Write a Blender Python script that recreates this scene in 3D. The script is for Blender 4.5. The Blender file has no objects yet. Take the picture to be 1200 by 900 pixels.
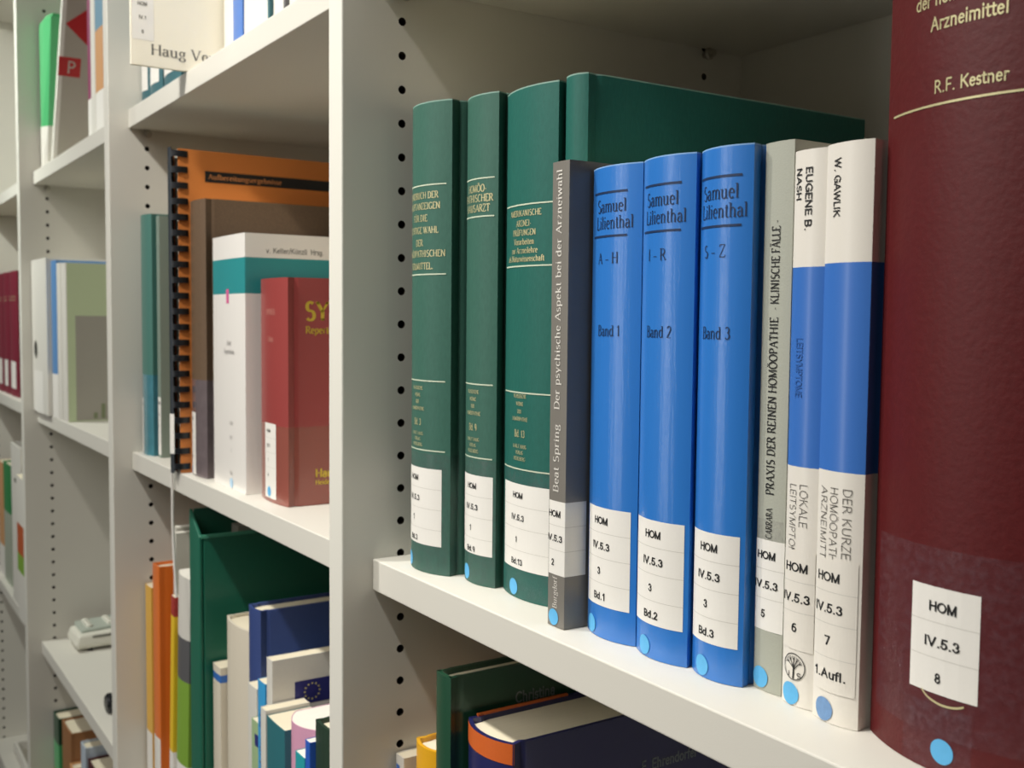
import bpy, bmesh, math, random
from mathutils import Vector, Matrix, Euler
random.seed(7)
MM = 0.001
col = bpy.context.scene.collection
scene = bpy.context.scene

# ------------------------------------------------------------------ camera, light, exposure
cam_data = bpy.data.cameras.new('camera')
cam_data.sensor_width = 36.0
cam_data.lens = 37.07
cam_data.clip_start = 0.01
cam_data.dof.use_dof = True
cam_data.dof.focus_distance = 0.47
cam_data.dof.aperture_fstop = 20.0
cam = bpy.data.objects.new('camera', cam_data)
col.objects.link(cam)
yaw, pitch, roll = 0.9897, -0.0614, 0.0097
fw = Vector((-math.sin(yaw) * math.cos(pitch), math.cos(yaw) * math.cos(pitch), math.sin(pitch)))
rt = Vector((math.cos(yaw), math.sin(yaw), 0))
up = rt.cross(fw)
r2 = rt * math.cos(roll) + up * math.sin(roll)
u2 = -rt * math.sin(roll) + up * math.cos(roll)
M = Matrix((r2, u2, -fw)).transposed().to_4x4()
M.translation = Vector((0.5721, -0.256, 0.1453))
cam.matrix_world = M
scene.camera = cam

world = bpy.data.worlds.new('world')
scene.world = world
world.use_nodes = True
world.node_tree.nodes['Background'].inputs[0].default_value = (1.0, 0.955, 0.90, 1)
world.node_tree.nodes['Background'].inputs[1].default_value = 0.03

def lamp(name, x, y, z, power, color, size=0.05, target=(0.0, 0.1), spread=180):
    ld = bpy.data.lights.new(name, 'AREA')
    ld.shape = 'DISK'
    ld.size = size
    ld.energy = power
    ld.color = color
    ld.spread = math.radians(spread)
    o = bpy.data.objects.new(name, ld)
    col.objects.link(o)
    o.location = (x, y, z)
    d = Vector((0.0, target[0] - y, target[1] - z))
    o.rotation_euler = d.to_track_quat('-Z', 'Y').to_euler()
    return o

WARM = (1.0, 0.965, 0.90)
lamp('shelf_lamp', -0.21, -0.436, 0.861, 3.0, WARM, target=(0.02, 0.30), spread=118)
lamp('shelf_lamp', 0.15, -0.436, 0.861, 2.1, WARM, target=(-0.2, -0.5), spread=80)
lamp('shelf_lamp', -1.28, -0.436, 0.861, 3.4, (0.96, 1.0, 0.92), target=(0.02, 0.30), spread=118)
lamp('ceiling_light', 0.1, -1.4, 1.35, 17.0, WARM, 1.4, (0.0, 0.0))
streak = lamp('streak_light', -0.95, -2.2, 0.35, 8.5, (1.0, 0.98, 0.95), 0.35, (0.0, 0.1))  # added tall strip light, unseen source, for upright gloss streaks and brighter spines
streak.data.shape = 'RECTANGLE'
streak.data.size_y = 1.7
streak.rotation_euler = Vector((0.5, 1.0, 0.0)).to_track_quat('-Z', 'Y').to_euler()
scene.view_settings.view_transform = 'Standard'
scene.view_settings.look = 'None'
scene.view_settings.exposure = 0.0
scene.view_settings.gamma = 1.0
scene.view_settings.use_curve_mapping = False
scene.cycles.max_bounces = 8

# ------------------------------------------------------------------ materials
def lin(h):
    h = h.lstrip('#')
    out = []
    for i in (0, 2, 4):
        c = int(h[i:i + 2], 16) / 255.0
        out.append(c / 12.92 if c <= 0.04045 else ((c + 0.055) / 1.055) ** 2.4)
    return tuple(out) + (1.0,)

MATS = {}
def mat(name, color, rough=0.6, kind='plain', bump=0.0, scale=900.0, var=0.06, coat=0.0, metallic=0.0, spec=0.5):
    if name in MATS:
        return MATS[name]
    m = bpy.data.materials.new(name)
    m.use_nodes = True
    nt = m.node_tree
    b = nt.nodes['Principled BSDF']
    b.inputs['Roughness'].default_value = rough
    b.inputs['Metallic'].default_value = metallic
    b.inputs['Specular IOR Level'].default_value = spec
    b.inputs['Coat Weight'].default_value = coat
    b.inputs['Coat Roughness'].default_value = 0.18
    base = lin(color)
    tc = nt.nodes.new('ShaderNodeTexCoord')
    nz = nt.nodes.new('ShaderNodeTexNoise')
    nz.inputs['Scale'].default_value = scale if kind != 'paper' else 40
    nz.inputs['Detail'].default_value = 4
    mp = nt.nodes.new('ShaderNodeMapping')
    if kind == 'pages':
        mp.inputs['Scale'].default_value = (1.0, 0.01, 0.01)
    if kind == 'cloth':
        mp.inputs['Scale'].default_value = (1.0, 1.0, 0.35)
    nt.links.new(tc.outputs['Object'], mp.inputs['Vector'])
    nt.links.new(mp.outputs[0], nz.inputs['Vector'])
    mix = nt.nodes.new('ShaderNodeMix')
    mix.data_type = 'RGBA'
    mix.inputs[6].default_value = tuple(c * (1 - var) for c in base[:3]) + (1,)
    mix.inputs[7].default_value = tuple(min(1, c * (1 + var)) for c in base[:3]) + (1,)
    nt.links.new(nz.outputs['Fac'], mix.inputs[0])
    nt.links.new(mix.outputs[2], b.inputs['Base Color'])
    if bump > 0:
        bp = nt.nodes.new('ShaderNodeBump')
        bp.inputs['Strength'].default_value = bump
        bp.inputs['Distance'].default_value = 0.0004
        nt.links.new(nz.outputs['Fac'], bp.inputs['Height'])
        nt.links.new(bp.outputs[0], b.inputs['Normal'])
    MATS[name] = m
    return m

shelf_white = mat('shelf_white', '#d6d3c9', 0.5, bump=0.12, scale=1500, var=0.02)
edge_white = mat('edge_white', '#dedcd2', 0.42, var=0.02)
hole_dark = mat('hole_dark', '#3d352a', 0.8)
metal_pin = mat('metal_pin', '#b8b4aa', 0.3, metallic=0.9)
floor_grey = mat('floor_grey', '#6e675d', 0.7, scale=60)
green_dull = mat('green_cloth_dull', '#386255', 0.5, 'cloth', bump=0.35, scale=700, var=0.16, spec=0.35)
green_teal = mat('green_cloth_teal', '#1f5f55', 0.5, 'cloth', bump=0.35, scale=700, var=0.14, spec=0.35)
worn_green = mat('worn_green_edge', '#7f9f92', 0.6)
worn_blue = mat('worn_blue_edge', '#7fa9d8', 0.5)
gold = mat('gold_foil', '#d8cf9f', 0.4, var=0.1, metallic=0.35)
pale_gold = mat('pale_foil', '#c9d3bb', 0.45, var=0.05)
sticker = mat('label_paper', '#e9e6df', 0.55, var=0.02)
sticker_line = mat('label_perforation', '#c9c6bd', 0.6)
ink = mat('black_ink', '#1a1a1a', 0.6)
ink_soft = mat('grey_ink', '#5a5852', 0.6)
dot_blue = mat('dot_blue', '#5aaee0', 0.55, var=0.05)
dot_grey = mat('dot_grey_blue', '#6d93c0', 0.55, var=0.2, scale=500)
grey_cover = mat('grey_cover', '#77736c', 0.42, var=0.04)
grey_text = mat('pale_grey_print', '#d7d3cb', 0.5)
blue_cover = bpy.data.materials.new('blue_laminate')
blue_cover.use_nodes = True
_nt = blue_cover.node_tree
_b = _nt.nodes['Principled BSDF']
_b.inputs['Base Color'].default_value = lin('#2c76c8')
_b.inputs['Roughness'].default_value = 0.34
_b.inputs['Coat Weight'].default_value = 0.7
_b.inputs['Coat Roughness'].default_value = 0.16
_tc = _nt.nodes.new('ShaderNodeTexCoord')
_mp = _nt.nodes.new('ShaderNodeMapping')
_mp.inputs['Scale'].default_value = (1.0, 1.0, 0.045)
_n1 = _nt.nodes.new('ShaderNodeTexNoise')
_n1.inputs['Scale'].default_value = 330
_n1.inputs['Detail'].default_value = 3
_n2 = _nt.nodes.new('ShaderNodeTexNoise')
_n2.inputs['Scale'].default_value = 1300
_add = _nt.nodes.new('ShaderNodeMath')
_add.operation = 'MULTIPLY_ADD'
_add.inputs[1].default_value = 0.35
_bp = _nt.nodes.new('ShaderNodeBump')
_bp.inputs['Strength'].default_value = 0.5
_bp.inputs['Distance'].default_value = 0.0007
_nt.links.new(_tc.outputs['Object'], _mp.inputs[0])
_nt.links.new(_mp.outputs[0], _n1.inputs['Vector'])
_nt.links.new(_tc.outputs['Object'], _n2.inputs['Vector'])
_nt.links.new(_n2.outputs['Fac'], _add.inputs[0])
_nt.links.new(_n1.outputs['Fac'], _add.inputs[2])
_nt.links.new(_add.outputs[0], _bp.inputs['Height'])
_nt.links.new(_bp.outputs[0], _b.inputs['Coat Normal'])
blue_ink = mat('dark_blue_ink', '#122c52', 0.5)
sage_cover = mat('sage_cover', '#a9ab9e', 0.5, bump=0.2, scale=1300, var=0.05)
white_cover = mat('white_cover', '#e3ded4', 0.4, var=0.02, coat=0.15)
royal_band = mat('royal_blue_band', '#3a70c0', 0.35, var=0.03, coat=0.25)
royal_emboss = mat('royal_blue_emboss', '#325fa6', 0.35)
red_cover = mat('dark_red_cover', '#561618', 0.5, bump=0.45, scale=420, var=0.18, spec=0.35)
paper = mat('page_paper', '#e6dcc2', 0.8, 'pages', bump=0.3, scale=2500, var=0.10)
paper_white = mat('page_paper_white', '#ebe7dc', 0.8, 'pages', bump=0.3, scale=2500, var=0.08)
M_ = mat

tape = bpy.data.materials.new('clear_tape')
tape.use_nodes = True
_nt = tape.node_tree
_b = _nt.nodes['Principled BSDF']
_b.inputs['Base Color'].default_value = lin('#7f727c')
_b.inputs['Roughness'].default_value = 0.22
_tc = _nt.nodes.new('ShaderNodeTexCoord')
_nz = _nt.nodes.new('ShaderNodeTexNoise')
_nz.inputs['Scale'].default_value = 420
_nz.inputs['Detail'].default_value = 6
_nt.links.new(_tc.outputs['Object'], _nz.inputs['Vector'])
_mr = _nt.nodes.new('ShaderNodeMapRange')
_mr.inputs[1].default_value = 0.42
_mr.inputs[2].default_value = 0.78
_mr.inputs[3].default_value = 0.06
_mr.inputs[4].default_value = 0.22
_nt.links.new(_nz.outputs['Fac'], _mr.inputs[0])
_nt.links.new(_mr.outputs[0], _b.inputs['Alpha'])

# ------------------------------------------------------------------ mesh helpers
class MB:
    def __init__(self):
        self.v = []; self.f = []; self.m = []
    def add(self, verts, faces, mi=0):
        o = len(self.v)
        self.v.extend(tuple(p) for p in verts)
        for f in faces:
            self.f.append(tuple(i + o for i in f)); self.m.append(mi)
    def box(self, x0, x1, y0, y1, z0, z1, mi=0):
        v = [(x, y, z) for z in (z0, z1) for y in (y0, y1) for x in (x0, x1)]
        self.add(v, [(0, 2, 3, 1), (4, 5, 7, 6), (0, 1, 5, 4), (2, 6, 7, 3), (0, 4, 6, 2), (1, 3, 7, 5)], mi)
    def tube(self, pts, r, n=8, mi=0, cap=True):
        rings = []
        pts = [Vector(p) for p in pts]
        rr = r if isinstance(r, (list, tuple)) else [r] * len(pts)
        prev = None
        for i, p in enumerate(pts):
            t = (pts[min(i + 1, len(pts) - 1)] - pts[max(i - 1, 0)]).normalized()
            a = prev if prev is not None else (Vector((0, 0, 1)) if abs(t.z) < 0.9 else Vector((1, 0, 0)))
            a = (a - t * a.dot(t)).normalized()
            prev = a
            b = t.cross(a)
            rings.append([p + (a * math.cos(2 * math.pi * k / n) + b * math.sin(2 * math.pi * k / n)) * rr[i] for k in range(n)])
        v = [p for ring in rings for p in ring]
        f = []
        for i in range(len(rings) - 1):
            for k in range(n):
                f.append((i * n + k, i * n + (k + 1) % n, (i + 1) * n + (k + 1) % n, (i + 1) * n + k))
        if cap:
            f.append(tuple(range(n - 1, -1, -1)))
            f.append(tuple((len(rings) - 1) * n + k for k in range(n)))
        self.add(v, f, mi)
    def lathe(self, prof, c=(0, 0, 0), axis='z', n=20, mi=0):
        v = []
        for (r, h) in prof:
            for k in range(n):
                a = 2 * math.pi * k / n
                p = (r * math.cos(a), r * math.sin(a), h)
                if axis == 'y': p = (p[0], p[2], p[1])
                if axis == 'x': p = (p[2], p[0], p[1])
                v.append((p[0] + c[0], p[1] + c[1], p[2] + c[2]))
        f = []
        for i in range(len(prof) - 1):
            for k in range(n):
                f.append((i * n + k, i * n + (k + 1) % n, (i + 1) * n + (k + 1) % n, (i + 1) * n + k))
        f.append(tuple(range(n - 1, -1, -1)))
        f.append(tuple((len(prof) - 1) * n + k for k in range(n)))
        self.add(v, f, mi)
    def prism(self, poly, z0, z1, mi=0):
        n = len(poly)
        v = [(x, y, z0) for x, y in poly] + [(x, y, z1) for x, y in poly]
        f = [(i, (i + 1) % n, n + (i + 1) % n, n + i) for i in range(n)]
        f.append(tuple(range(n - 1, -1, -1))); f.append(tuple(range(n, 2 * n)))
        self.add(v, f, mi)
    def build(self, name, mats, parent=None, bevel=0.0, smooth=False, fix=True):
        me = bpy.data.meshes.new(name)
        me.from_pydata(self.v, [], self.f)
        for m in (mats if isinstance(mats, (list, tuple)) else [mats]):
            me.materials.append(m)
        for p, mi in zip(me.polygons, self.m):
            p.material_index = mi
        if fix:
            bm = bmesh.new(); bm.from_mesh(me)
            bmesh.ops.recalc_face_normals(bm, faces=bm.faces)
            bm.to_mesh(me); bm.free()
        if smooth:
            me.polygons.foreach_set('use_smooth', [True] * len(me.polygons))
        o = bpy.data.objects.new(name, me)
        col.objects.link(o)
        if parent is not None:
            o.parent = parent
        if smooth:
            me.set_sharp_from_angle(angle=math.radians(35))
        if bevel > 0:
            md = o.modifiers.new('bevel', 'BEVEL')
            md.width = bevel; md.segments = 2; md.limit_method = 'ANGLE'; md.angle_limit = math.radians(40)
            md.harden_normals = False
        return o

def tag(o, label, cat, group=None, kind=None):
    o['label'] = label; o['category'] = cat
    if group: o['group'] = group
    if kind: o['kind'] = kind
    return o

def empty(name, loc, rot=(0, 0, 0)):
    o = bpy.data.objects.new(name, None)
    col.objects.link(o)
    o.empty_display_size = 0.01
    o.location = loc
    o.rotation_euler = rot
    return o

# ------------------------------------------------------------------ lettering
def arc(cx, cy, rx, ry, a0, a1, n=10):
    return [(cx + rx * math.cos(math.radians(a0 + (a1 - a0) * i / n)), cy + ry * math.sin(math.radians(a0 + (a1 - a0) * i / n))) for i in range(n + 1)]
# a small roman face: strokes on a cap-height-1 grid, then serif bars (x, y)
X_ = 0.66
def bowl(cx, w=0.25, h=X_ / 2): return arc(cx, h, w, h, 0, 360, 18)
G = {
 'A': (0.80, [[(0.08, 0), (0.40, 1)], [(0.40, 1), (0.72, 0)], [(0.2, 0.36), (0.6, 0.36)]], [(0.08, 0), (0.72, 0)]),
 'B': (0.68, [[(0.14, 0), (0.14, 1)], [(0.14, 1)] + arc(0.32, 0.76, 0.22, 0.24, 90, -90) + [(0.14, 0.52)], [(0.14, 0.52)] + arc(0.34, 0.26, 0.25, 0.26, 90, -90) + [(0.14, 0)]], [(0.1, 0), (0.1, 1)]),
 'C': (0.74, [arc(0.42, 0.5, 0.34, 0.5, 50, 310, 18)], []),
 'D': (0.80, [[(0.14, 0), (0.14, 1)], [(0.14, 1)] + arc(0.34, 0.5, 0.38, 0.5, 90, -90, 16) + [(0.14, 0)]], [(0.1, 0), (0.1, 1)]),
 'E': (0.64, [[(0.14, 0), (0.14, 1)], [(0.14, 1), (0.56, 1), (0.56, 0.86)], [(0.14, 0.52), (0.45, 0.52)], [(0.14, 0), (0.58, 0), (0.58, 0.16)]], [(0.1, 0), (0.1, 1)]),
 'F': (0.60, [[(0.14, 0), (0.14, 1)], [(0.14, 1), (0.55, 1), (0.55, 0.85)], [(0.14, 0.52), (0.44, 0.52)]], [(0.14, 0), (0.1, 1)]),
 'G': (0.80, [arc(0.42, 0.5, 0.34, 0.5, 50, 300, 18), [(0.66, 0.06), (0.66, 0.4)]], [(0.66, 0.4)]),
 'H': (0.84, [[(0.14, 0), (0.14, 1)], [(0.7, 0), (0.7, 1)], [(0.14, 0.52), (0.7, 0.52)]], [(0.14, 0), (0.14, 1), (0.7, 0), (0.7, 1)]),
 'I': (0.40, [[(0.2, 0), (0.2, 1)]], [(0.2, 0), (0.2, 1)]),
 'J': (0.44, [[(0.28, 1), (0.28, 0.1)] + arc(0.16, 0.1, 0.12, 0.14, 0, -150, 6)], [(0.28, 1)]),
 'K': (0.78, [[(0.14, 0), (0.14, 1)], [(0.66, 1), (0.14, 0.45)], [(0.3, 0.6), (0.7, 0)]], [(0.14, 0), (0.14, 1), (0.7, 0), (0.64, 1)]),
 'L': (0.62, [[(0.14, 0), (0.14, 1)], [(0.14, 0), (0.56, 0), (0.56, 0.18)]], [(0.14, 0), (0.14, 1)]),
 'M': (0.98, [[(0.14, 0), (0.16, 1)], [(0.16, 1), (0.48, 0.05)], [(0.48, 0.05), (0.8, 1)], [(0.8, 1), (0.84, 0)]], [(0.14, 0), (0.84, 0), (0.13, 1), (0.84, 1)]),
 'N': (0.84, [[(0.14, 0), (0.14, 1)], [(0.14, 1), (0.7, 0)], [(0.7, 0), (0.7, 1)]], [(0.14, 0), (0.1, 1), (0.7, 1)]),
 'O': (0.84, [arc(0.42, 0.5, 0.35, 0.5, 0, 360, 22)], []),
 'P': (0.66, [[(0.14, 0), (0.14, 1)], [(0.14, 1)] + arc(0.34, 0.74, 0.24, 0.26, 90, -90) + [(0.14, 0.48)]], [(0.14, 0), (0.1, 1)]),
 'R': (0.74, [[(0.14, 0), (0.14, 1)], [(0.14, 1)] + arc(0.34, 0.75, 0.23, 0.25, 90, -90) + [(0.14, 0.5)], [(0.36, 0.5), (0.68, 0)]], [(0.14, 0), (0.1, 1), (0.7, 0)]),
 'S': (0.62, [arc(0.3, 0.75, 0.2, 0.25, 40, 250, 10) + arc(0.3, 0.25, 0.23, 0.27, 80, -145, 10)], []),
 'T': (0.70, [[(0.35, 0), (0.35, 1)], [(0.06, 0.84), (0.06, 1), (0.64, 1), (0.64, 0.84)]], [(0.35, 0)]),
 'U': (0.82, [[(0.14, 1), (0.14, 0.3)] + arc(0.41, 0.3, 0.27, 0.3, 180, 360, 10) + [(0.68, 1)]], [(0.14, 1), (0.68, 1)]),
 'V': (0.78, [[(0.08, 1), (0.39, 0)], [(0.39, 0), (0.7, 1)]], [(0.08, 1), (0.7, 1)]),
 'W': (1.06, [[(0.06, 1), (0.3, 0)], [(0.3, 0), (0.53, 0.95)], [(0.53, 0.95), (0.76, 0)], [(0.76, 0), (1.0, 1)]], [(0.06, 1), (1.0, 1), (0.53, 1)]),
 'X': (0.76, [[(0.1, 1), (0.66, 0)], [(0.66, 1), (0.1, 0)]], [(0.1, 0), (0.66, 0), (0.1, 1), (0.66, 1)]),
 'Y': (0.74, [[(0.06, 1), (0.37, 0.48)], [(0.68, 1), (0.37, 0.48)], [(0.37, 0.48), (0.37, 0)]], [(0.06, 1), (0.68, 1), (0.37, 0)]),
 'Z': (0.66, [[(0.08, 0.84), (0.08, 1), (0.58, 1)], [(0.58, 1), (0.06, 0)], [(0.06, 0), (0.6, 0), (0.6, 0.16)]], []),
 'a': (0.54, [[(0.1, 0.52)] + arc(0.25, 0.5, 0.15, 0.16, 150, 0, 8) + [(0.4, 0.1), (0.5, 0.02)], arc(0.24, 0.19, 0.17, 0.19, 60, 330, 12)], []),
 'b': (0.62, [[(0.13, 0), (0.13, 1)], arc(0.32, X_ / 2, 0.22, X_ / 2, 150, -150, 14)], [(0.09, 1)]),
 'c': (0.50, [arc(0.29, X_ / 2, 0.21, X_ / 2, 45, 315, 14)], []),
 'd': (0.62, [[(0.48, 0), (0.48, 1)], arc(0.29, X_ / 2, 0.22, X_ / 2, 30, 330, 14)], [(0.44, 1), (0.52, 0)]),
 'e': (0.54, [[(0.1, 0.37), (0.46, 0.37)] + arc(0.28, X_ / 2, 0.2, X_ / 2, 10, 315, 14)], []),
 'f': (0.36, [[(0.17, 0), (0.17, 0.78)] + arc(0.3, 0.8, 0.13, 0.2, 180, 50, 6), [(0.04, X_), (0.32, X_)]], [(0.17, 0)]),
 'g': (0.58, [arc(0.27, 0.42, 0.17, 0.23, 0, 360, 14), arc(0.28, -0.1, 0.22, 0.17, 100, 440, 14), [(0.4, 0.58), (0.54, 0.64)]], []),
 'h': (0.64, [[(0.13, 0), (0.13, 1)], [(0.13, 0.45)] + arc(0.31, 0.46, 0.18, 0.2, 170, 0, 8) + [(0.49, 0)]], [(0.13, 0), (0.09, 1), (0.49, 0)]),
 'i': (0.30, [[(0.15, 0), (0.15, X_)], [(0.15, 0.84), (0.15, 0.94)]], [(0.15, 0), (0.11, X_)]),
 'k': (0.60, [[(0.13, 0), (0.13, 1)], [(0.46, X_), (0.13, 0.3)], [(0.25, 0.4), (0.52, 0)]], [(0.13, 0), (0.09, 1), (0.52, 0)]),
 'l': (0.30, [[(0.15, 0), (0.15, 1)]], [(0.15, 0), (0.11, 1)]),
 'm': (0.94, [[(0.13, 0), (0.13, X_)], [(0.13, 0.45)] + arc(0.3, 0.46, 0.17, 0.2, 170, 0, 8) + [(0.47, 0)], [(0.47, 0.45)] + arc(0.64, 0.46, 0.17, 0.2, 170, 0, 8) + [(0.81, 0)]], [(0.13, 0), (0.09, X_), (0.47, 0), (0.81, 0)]),
 'n': (0.64, [[(0.13, 0), (0.13, X_)], [(0.13, 0.45)] + arc(0.31, 0.46, 0.18, 0.2, 170, 0, 8) + [(0.49, 0)]], [(0.13, 0), (0.09, X_), (0.49, 0)]),
 'o': (0.58, [arc(0.29, X_ / 2, 0.22, X_ / 2, 0, 360, 18)], []),
 'p': (0.62, [[(0.13, -0.3), (0.13, X_)], arc(0.32, X_ / 2, 0.22, X_ / 2, 150, -150, 14)], [(0.09, X_), (0.13, -0.3)]),
 'r': (0.44, [[(0.13, 0), (0.13, X_)], [(0.13, 0.42)] + arc(0.29, 0.46, 0.15, 0.2, 160, 50, 6)], [(0.13, 0), (0.09, X_)]),
 's': (0.44, [arc(0.22, 0.495, 0.14, 0.165, 40, 250, 8) + arc(0.22, 0.17, 0.16, 0.17, 80, -145, 8)], []),
 't': (0.38, [[(0.17, 0.86), (0.17, 0.14)] + arc(0.28, 0.14, 0.11, 0.14, 180, 310, 6), [(0.05, X_), (0.33, X_)]], []),
 'u': (0.64, [[(0.13, X_), (0.13, 0.2)] + arc(0.31, 0.2, 0.18, 0.2, 180, 350, 8), [(0.49, X_), (0.49, 0)]], [(0.09, X_), (0.45, X_), (0.53, 0)]),
 'v': (0.58, [[(0.07, X_), (0.29, 0)], [(0.29, 0), (0.5, X_)]], [(0.07, X_), (0.5, X_)]),
 'w': (0.84, [[(0.06, X_), (0.24, 0)], [(0.24, 0), (0.42, X_)], [(0.42, X_), (0.6, 0)], [(0.6, 0), (0.78, X_)]], [(0.06, X_), (0.78, X_)]),
 'y': (0.58, [[(0.07, X_), (0.3, 0.02)], [(0.5, X_), (0.2, -0.28)]], [(0.07, X_), (0.5, X_)]),
 'z': (0.50, [[(0.07, X_), (0.42, X_)], [(0.42, X_), (0.06, 0)], [(0.06, 0), (0.44, 0)]], []),
 '1': (0.46, [[(0.1, 0.8), (0.24, 1), (0.24, 0)]], [(0.24, 0)]),
 '2': (0.56, [arc(0.27, 0.74, 0.19, 0.26, 160, -30, 10) + [(0.06, 0), (0.5, 0)]], []),
 '3': (0.54, [arc(0.25, 0.76, 0.17, 0.24, 150, -90, 10) + arc(0.25, 0.27, 0.21, 0.27, 90, -150, 10)], []),
 '9': (0.56, [arc(0.28, 0.68, 0.19, 0.32, 0, 360, 14), [(0.47, 0.68)] + arc(0.24, 0.4, 0.23, 0.4, 20, -70, 6)], []),
 '-': (0.36, [[(0.06, 0.34), (0.30, 0.34)]], []),
 '\u2013': (0.56, [[(0.06, 0.34), (0.50, 0.34)]], []),
 '.': (0.26, [[(0.13, 0.0), (0.13, 0.1)]], []),
 '/': (0.4, [[(0.04, -0.1), (0.36, 1)]], []),
 ' ': (0.32, [], []),
}
# plain grotesque: the same kind of strokes, one even weight, no serifs
S_ = {
 'B': (0.70, [[(0.12, 0), (0.12, 1)], [(0.12, 1)] + arc(0.36, 0.755, 0.21, 0.245, 90, -90) + [(0.12, 0.51)], [(0.36, 0.51)] + arc(0.37, 0.255, 0.23, 0.255, 90, -90) + [(0.12, 0)]]),
 'E': (0.62, [[(0.12, 0), (0.12, 1)], [(0.12, 1), (0.54, 1)], [(0.12, 0.52), (0.5, 0.52)], [(0.12, 0), (0.55, 0)]]),
 'F': (0.58, [[(0.12, 0), (0.12, 1)], [(0.12, 1), (0.52, 1)], [(0.12, 0.5), (0.47, 0.5)]]),
 'G': (0.80, [arc(0.42, 0.5, 0.34, 0.5, 40, 320, 20), [(0.46, 0.44), (0.72, 0.44)], [(0.72, 0.44), (0.72, 0.04)]]),
 'I': (0.28, [[(0.14, 0), (0.14, 1)]]),
 'L': (0.56, [[(0.12, 0), (0.12, 1)], [(0.12, 0), (0.5, 0)]]),
 'M': (0.86, [[(0.12, 0), (0.12, 1)], [(0.12, 1), (0.43, 0.02)], [(0.43, 0.02), (0.74, 1)], [(0.74, 0), (0.74, 1)]]),
 'N': (0.76, [[(0.12, 0), (0.12, 1)], [(0.12, 1), (0.64, 0)], [(0.64, 0), (0.64, 1)]]),
 'H': (0.76, [[(0.12, 0), (0.12, 1)], [(0.64, 0), (0.64, 1)], [(0.12, 0.52), (0.64, 0.52)]]),
 'T': (0.64, [[(0.32, 0), (0.32, 1)], [(0.05, 1), (0.59, 1)]]),
 'Z': (0.62, [[(0.07, 1), (0.54, 1)], [(0.54, 1), (0.06, 0)], [(0.06, 0), (0.56, 0)]]),
 'a': (0.58, [[(0.1, 0.5)] + arc(0.27, 0.5, 0.17, 0.19, 150, 0, 8) + [(0.44, 0.0)], arc(0.26, 0.2, 0.17, 0.2, 0, 360, 14)]),
 'f': (0.32, [[(0.14, 0), (0.14, 0.8)] + arc(0.27, 0.8, 0.13, 0.2, 180, 90, 5), [(0.02, X_), (0.28, X_)]]),
 'g': (0.60, [arc(0.28, X_ / 2, 0.2, X_ / 2, 0, 360, 14), [(0.48, X_), (0.48, -0.1)] + arc(0.28, -0.1, 0.2, 0.18, 0, -150, 8)]),
 'i': (0.26, [[(0.13, 0), (0.13, X_)], [(0.13, 0.9), (0.13, 0.98)]]),
 'y': (0.54, [[(0.06, X_), (0.28, 0)], [(0.48, X_), (0.2, -0.28)]]),
 '1': (0.50, [[(0.12, 0.78), (0.3, 1)], [(0.3, 1), (0.3, 0)]]),
 '2': (0.56, [arc(0.28, 0.73, 0.2, 0.27, 170, -30, 10) + [(0.07, 0)], [(0.07, 0), (0.5, 0)]]),
 '3': (0.56, [arc(0.27, 0.76, 0.18, 0.24, 160, -90, 10) + arc(0.27, 0.26, 0.21, 0.26, 90, -165, 12)]),
 '4': (0.56, [[(0.38, 0), (0.38, 1)], [(0.38, 1), (0.05, 0.28)], [(0.05, 0.28), (0.52, 0.28)]]),
 '5': (0.56, [[(0.47, 1), (0.15, 1)], [(0.15, 1), (0.1, 0.5)], arc(0.26, 0.31, 0.22, 0.31, 130, -160, 14)]),
 '6': (0.56, [arc(0.28, 0.31, 0.2, 0.31, 0, 360, 16), arc(0.34, 0.45, 0.26, 0.55, 75, 190, 8)]),
 '7': (0.54, [[(0.06, 1), (0.48, 1)], [(0.48, 1), (0.2, 0)]]),
 '8': (0.56, [arc(0.28, 0.755, 0.17, 0.245, 0, 360, 14), arc(0.28, 0.26, 0.21, 0.26, 0, 360, 14)]),
 '.': (0.36, [[(0.18, 0.0), (0.18, 0.02)]]),
}
def plain_mesh(s, bold):
    wt = 0.145 + bold
    h = wt / 2
    v, f = [], []
    x = 0.0
    UML = {'\u00d6': 'O', '\u00c4': 'A', '\u00dc': 'U', '\u00fc': 'u', '\u00f6': 'o', '\u00e4': 'a'}
    for ch in s:
        base = UML.get(ch, ch)
        adv, strokes = S_[base][:2] if base in S_ else G.get(base, G[' '])[:2]
        strokes = list(strokes)
        if base != ch:
            top = 1.14 if base.isupper() else 0.86
            strokes += [[(adv / 2 + d, top), (adv / 2 + d, top + 0.02)] for d in (-0.13, 0.13)]
        for pts in strokes:
            P = [(x + p[0], h + p[1] * (1 - wt)) for p in pts]
            n = len(P)
            closed = n > 3 and math.hypot(P[0][0] - P[-1][0], P[0][1] - P[-1][1]) < 1e-6
            o = len(v)
            for i, p in enumerate(P):
                a = P[i - 1] if i > 0 else (P[-2] if closed else p)
                b = P[i + 1] if i < n - 1 else (P[1] if closed else p)
                dx, dy = b[0] - a[0], b[1] - a[1]
                l = math.hypot(dx, dy) or 1
                dx /= l; dy /= l
                q = p
                if not closed and i in (0, n - 1):
                    sg = -1 if i == 0 else 1
                    q = (p[0] + sg * dx * h * 0.98, p[1] + sg * dy * h * 0.98)
                v += [(q[0] - dy * h, q[1] + dx * h), (q[0] + dy * h, q[1] - dx * h)]
            f += [(o + 2 * i, o + 2 * i + 1, o + 2 * i + 3, o + 2 * i + 2) for i in range(n - 1)]
        x += adv * 1.0 + 0.02
    return v, f

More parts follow.
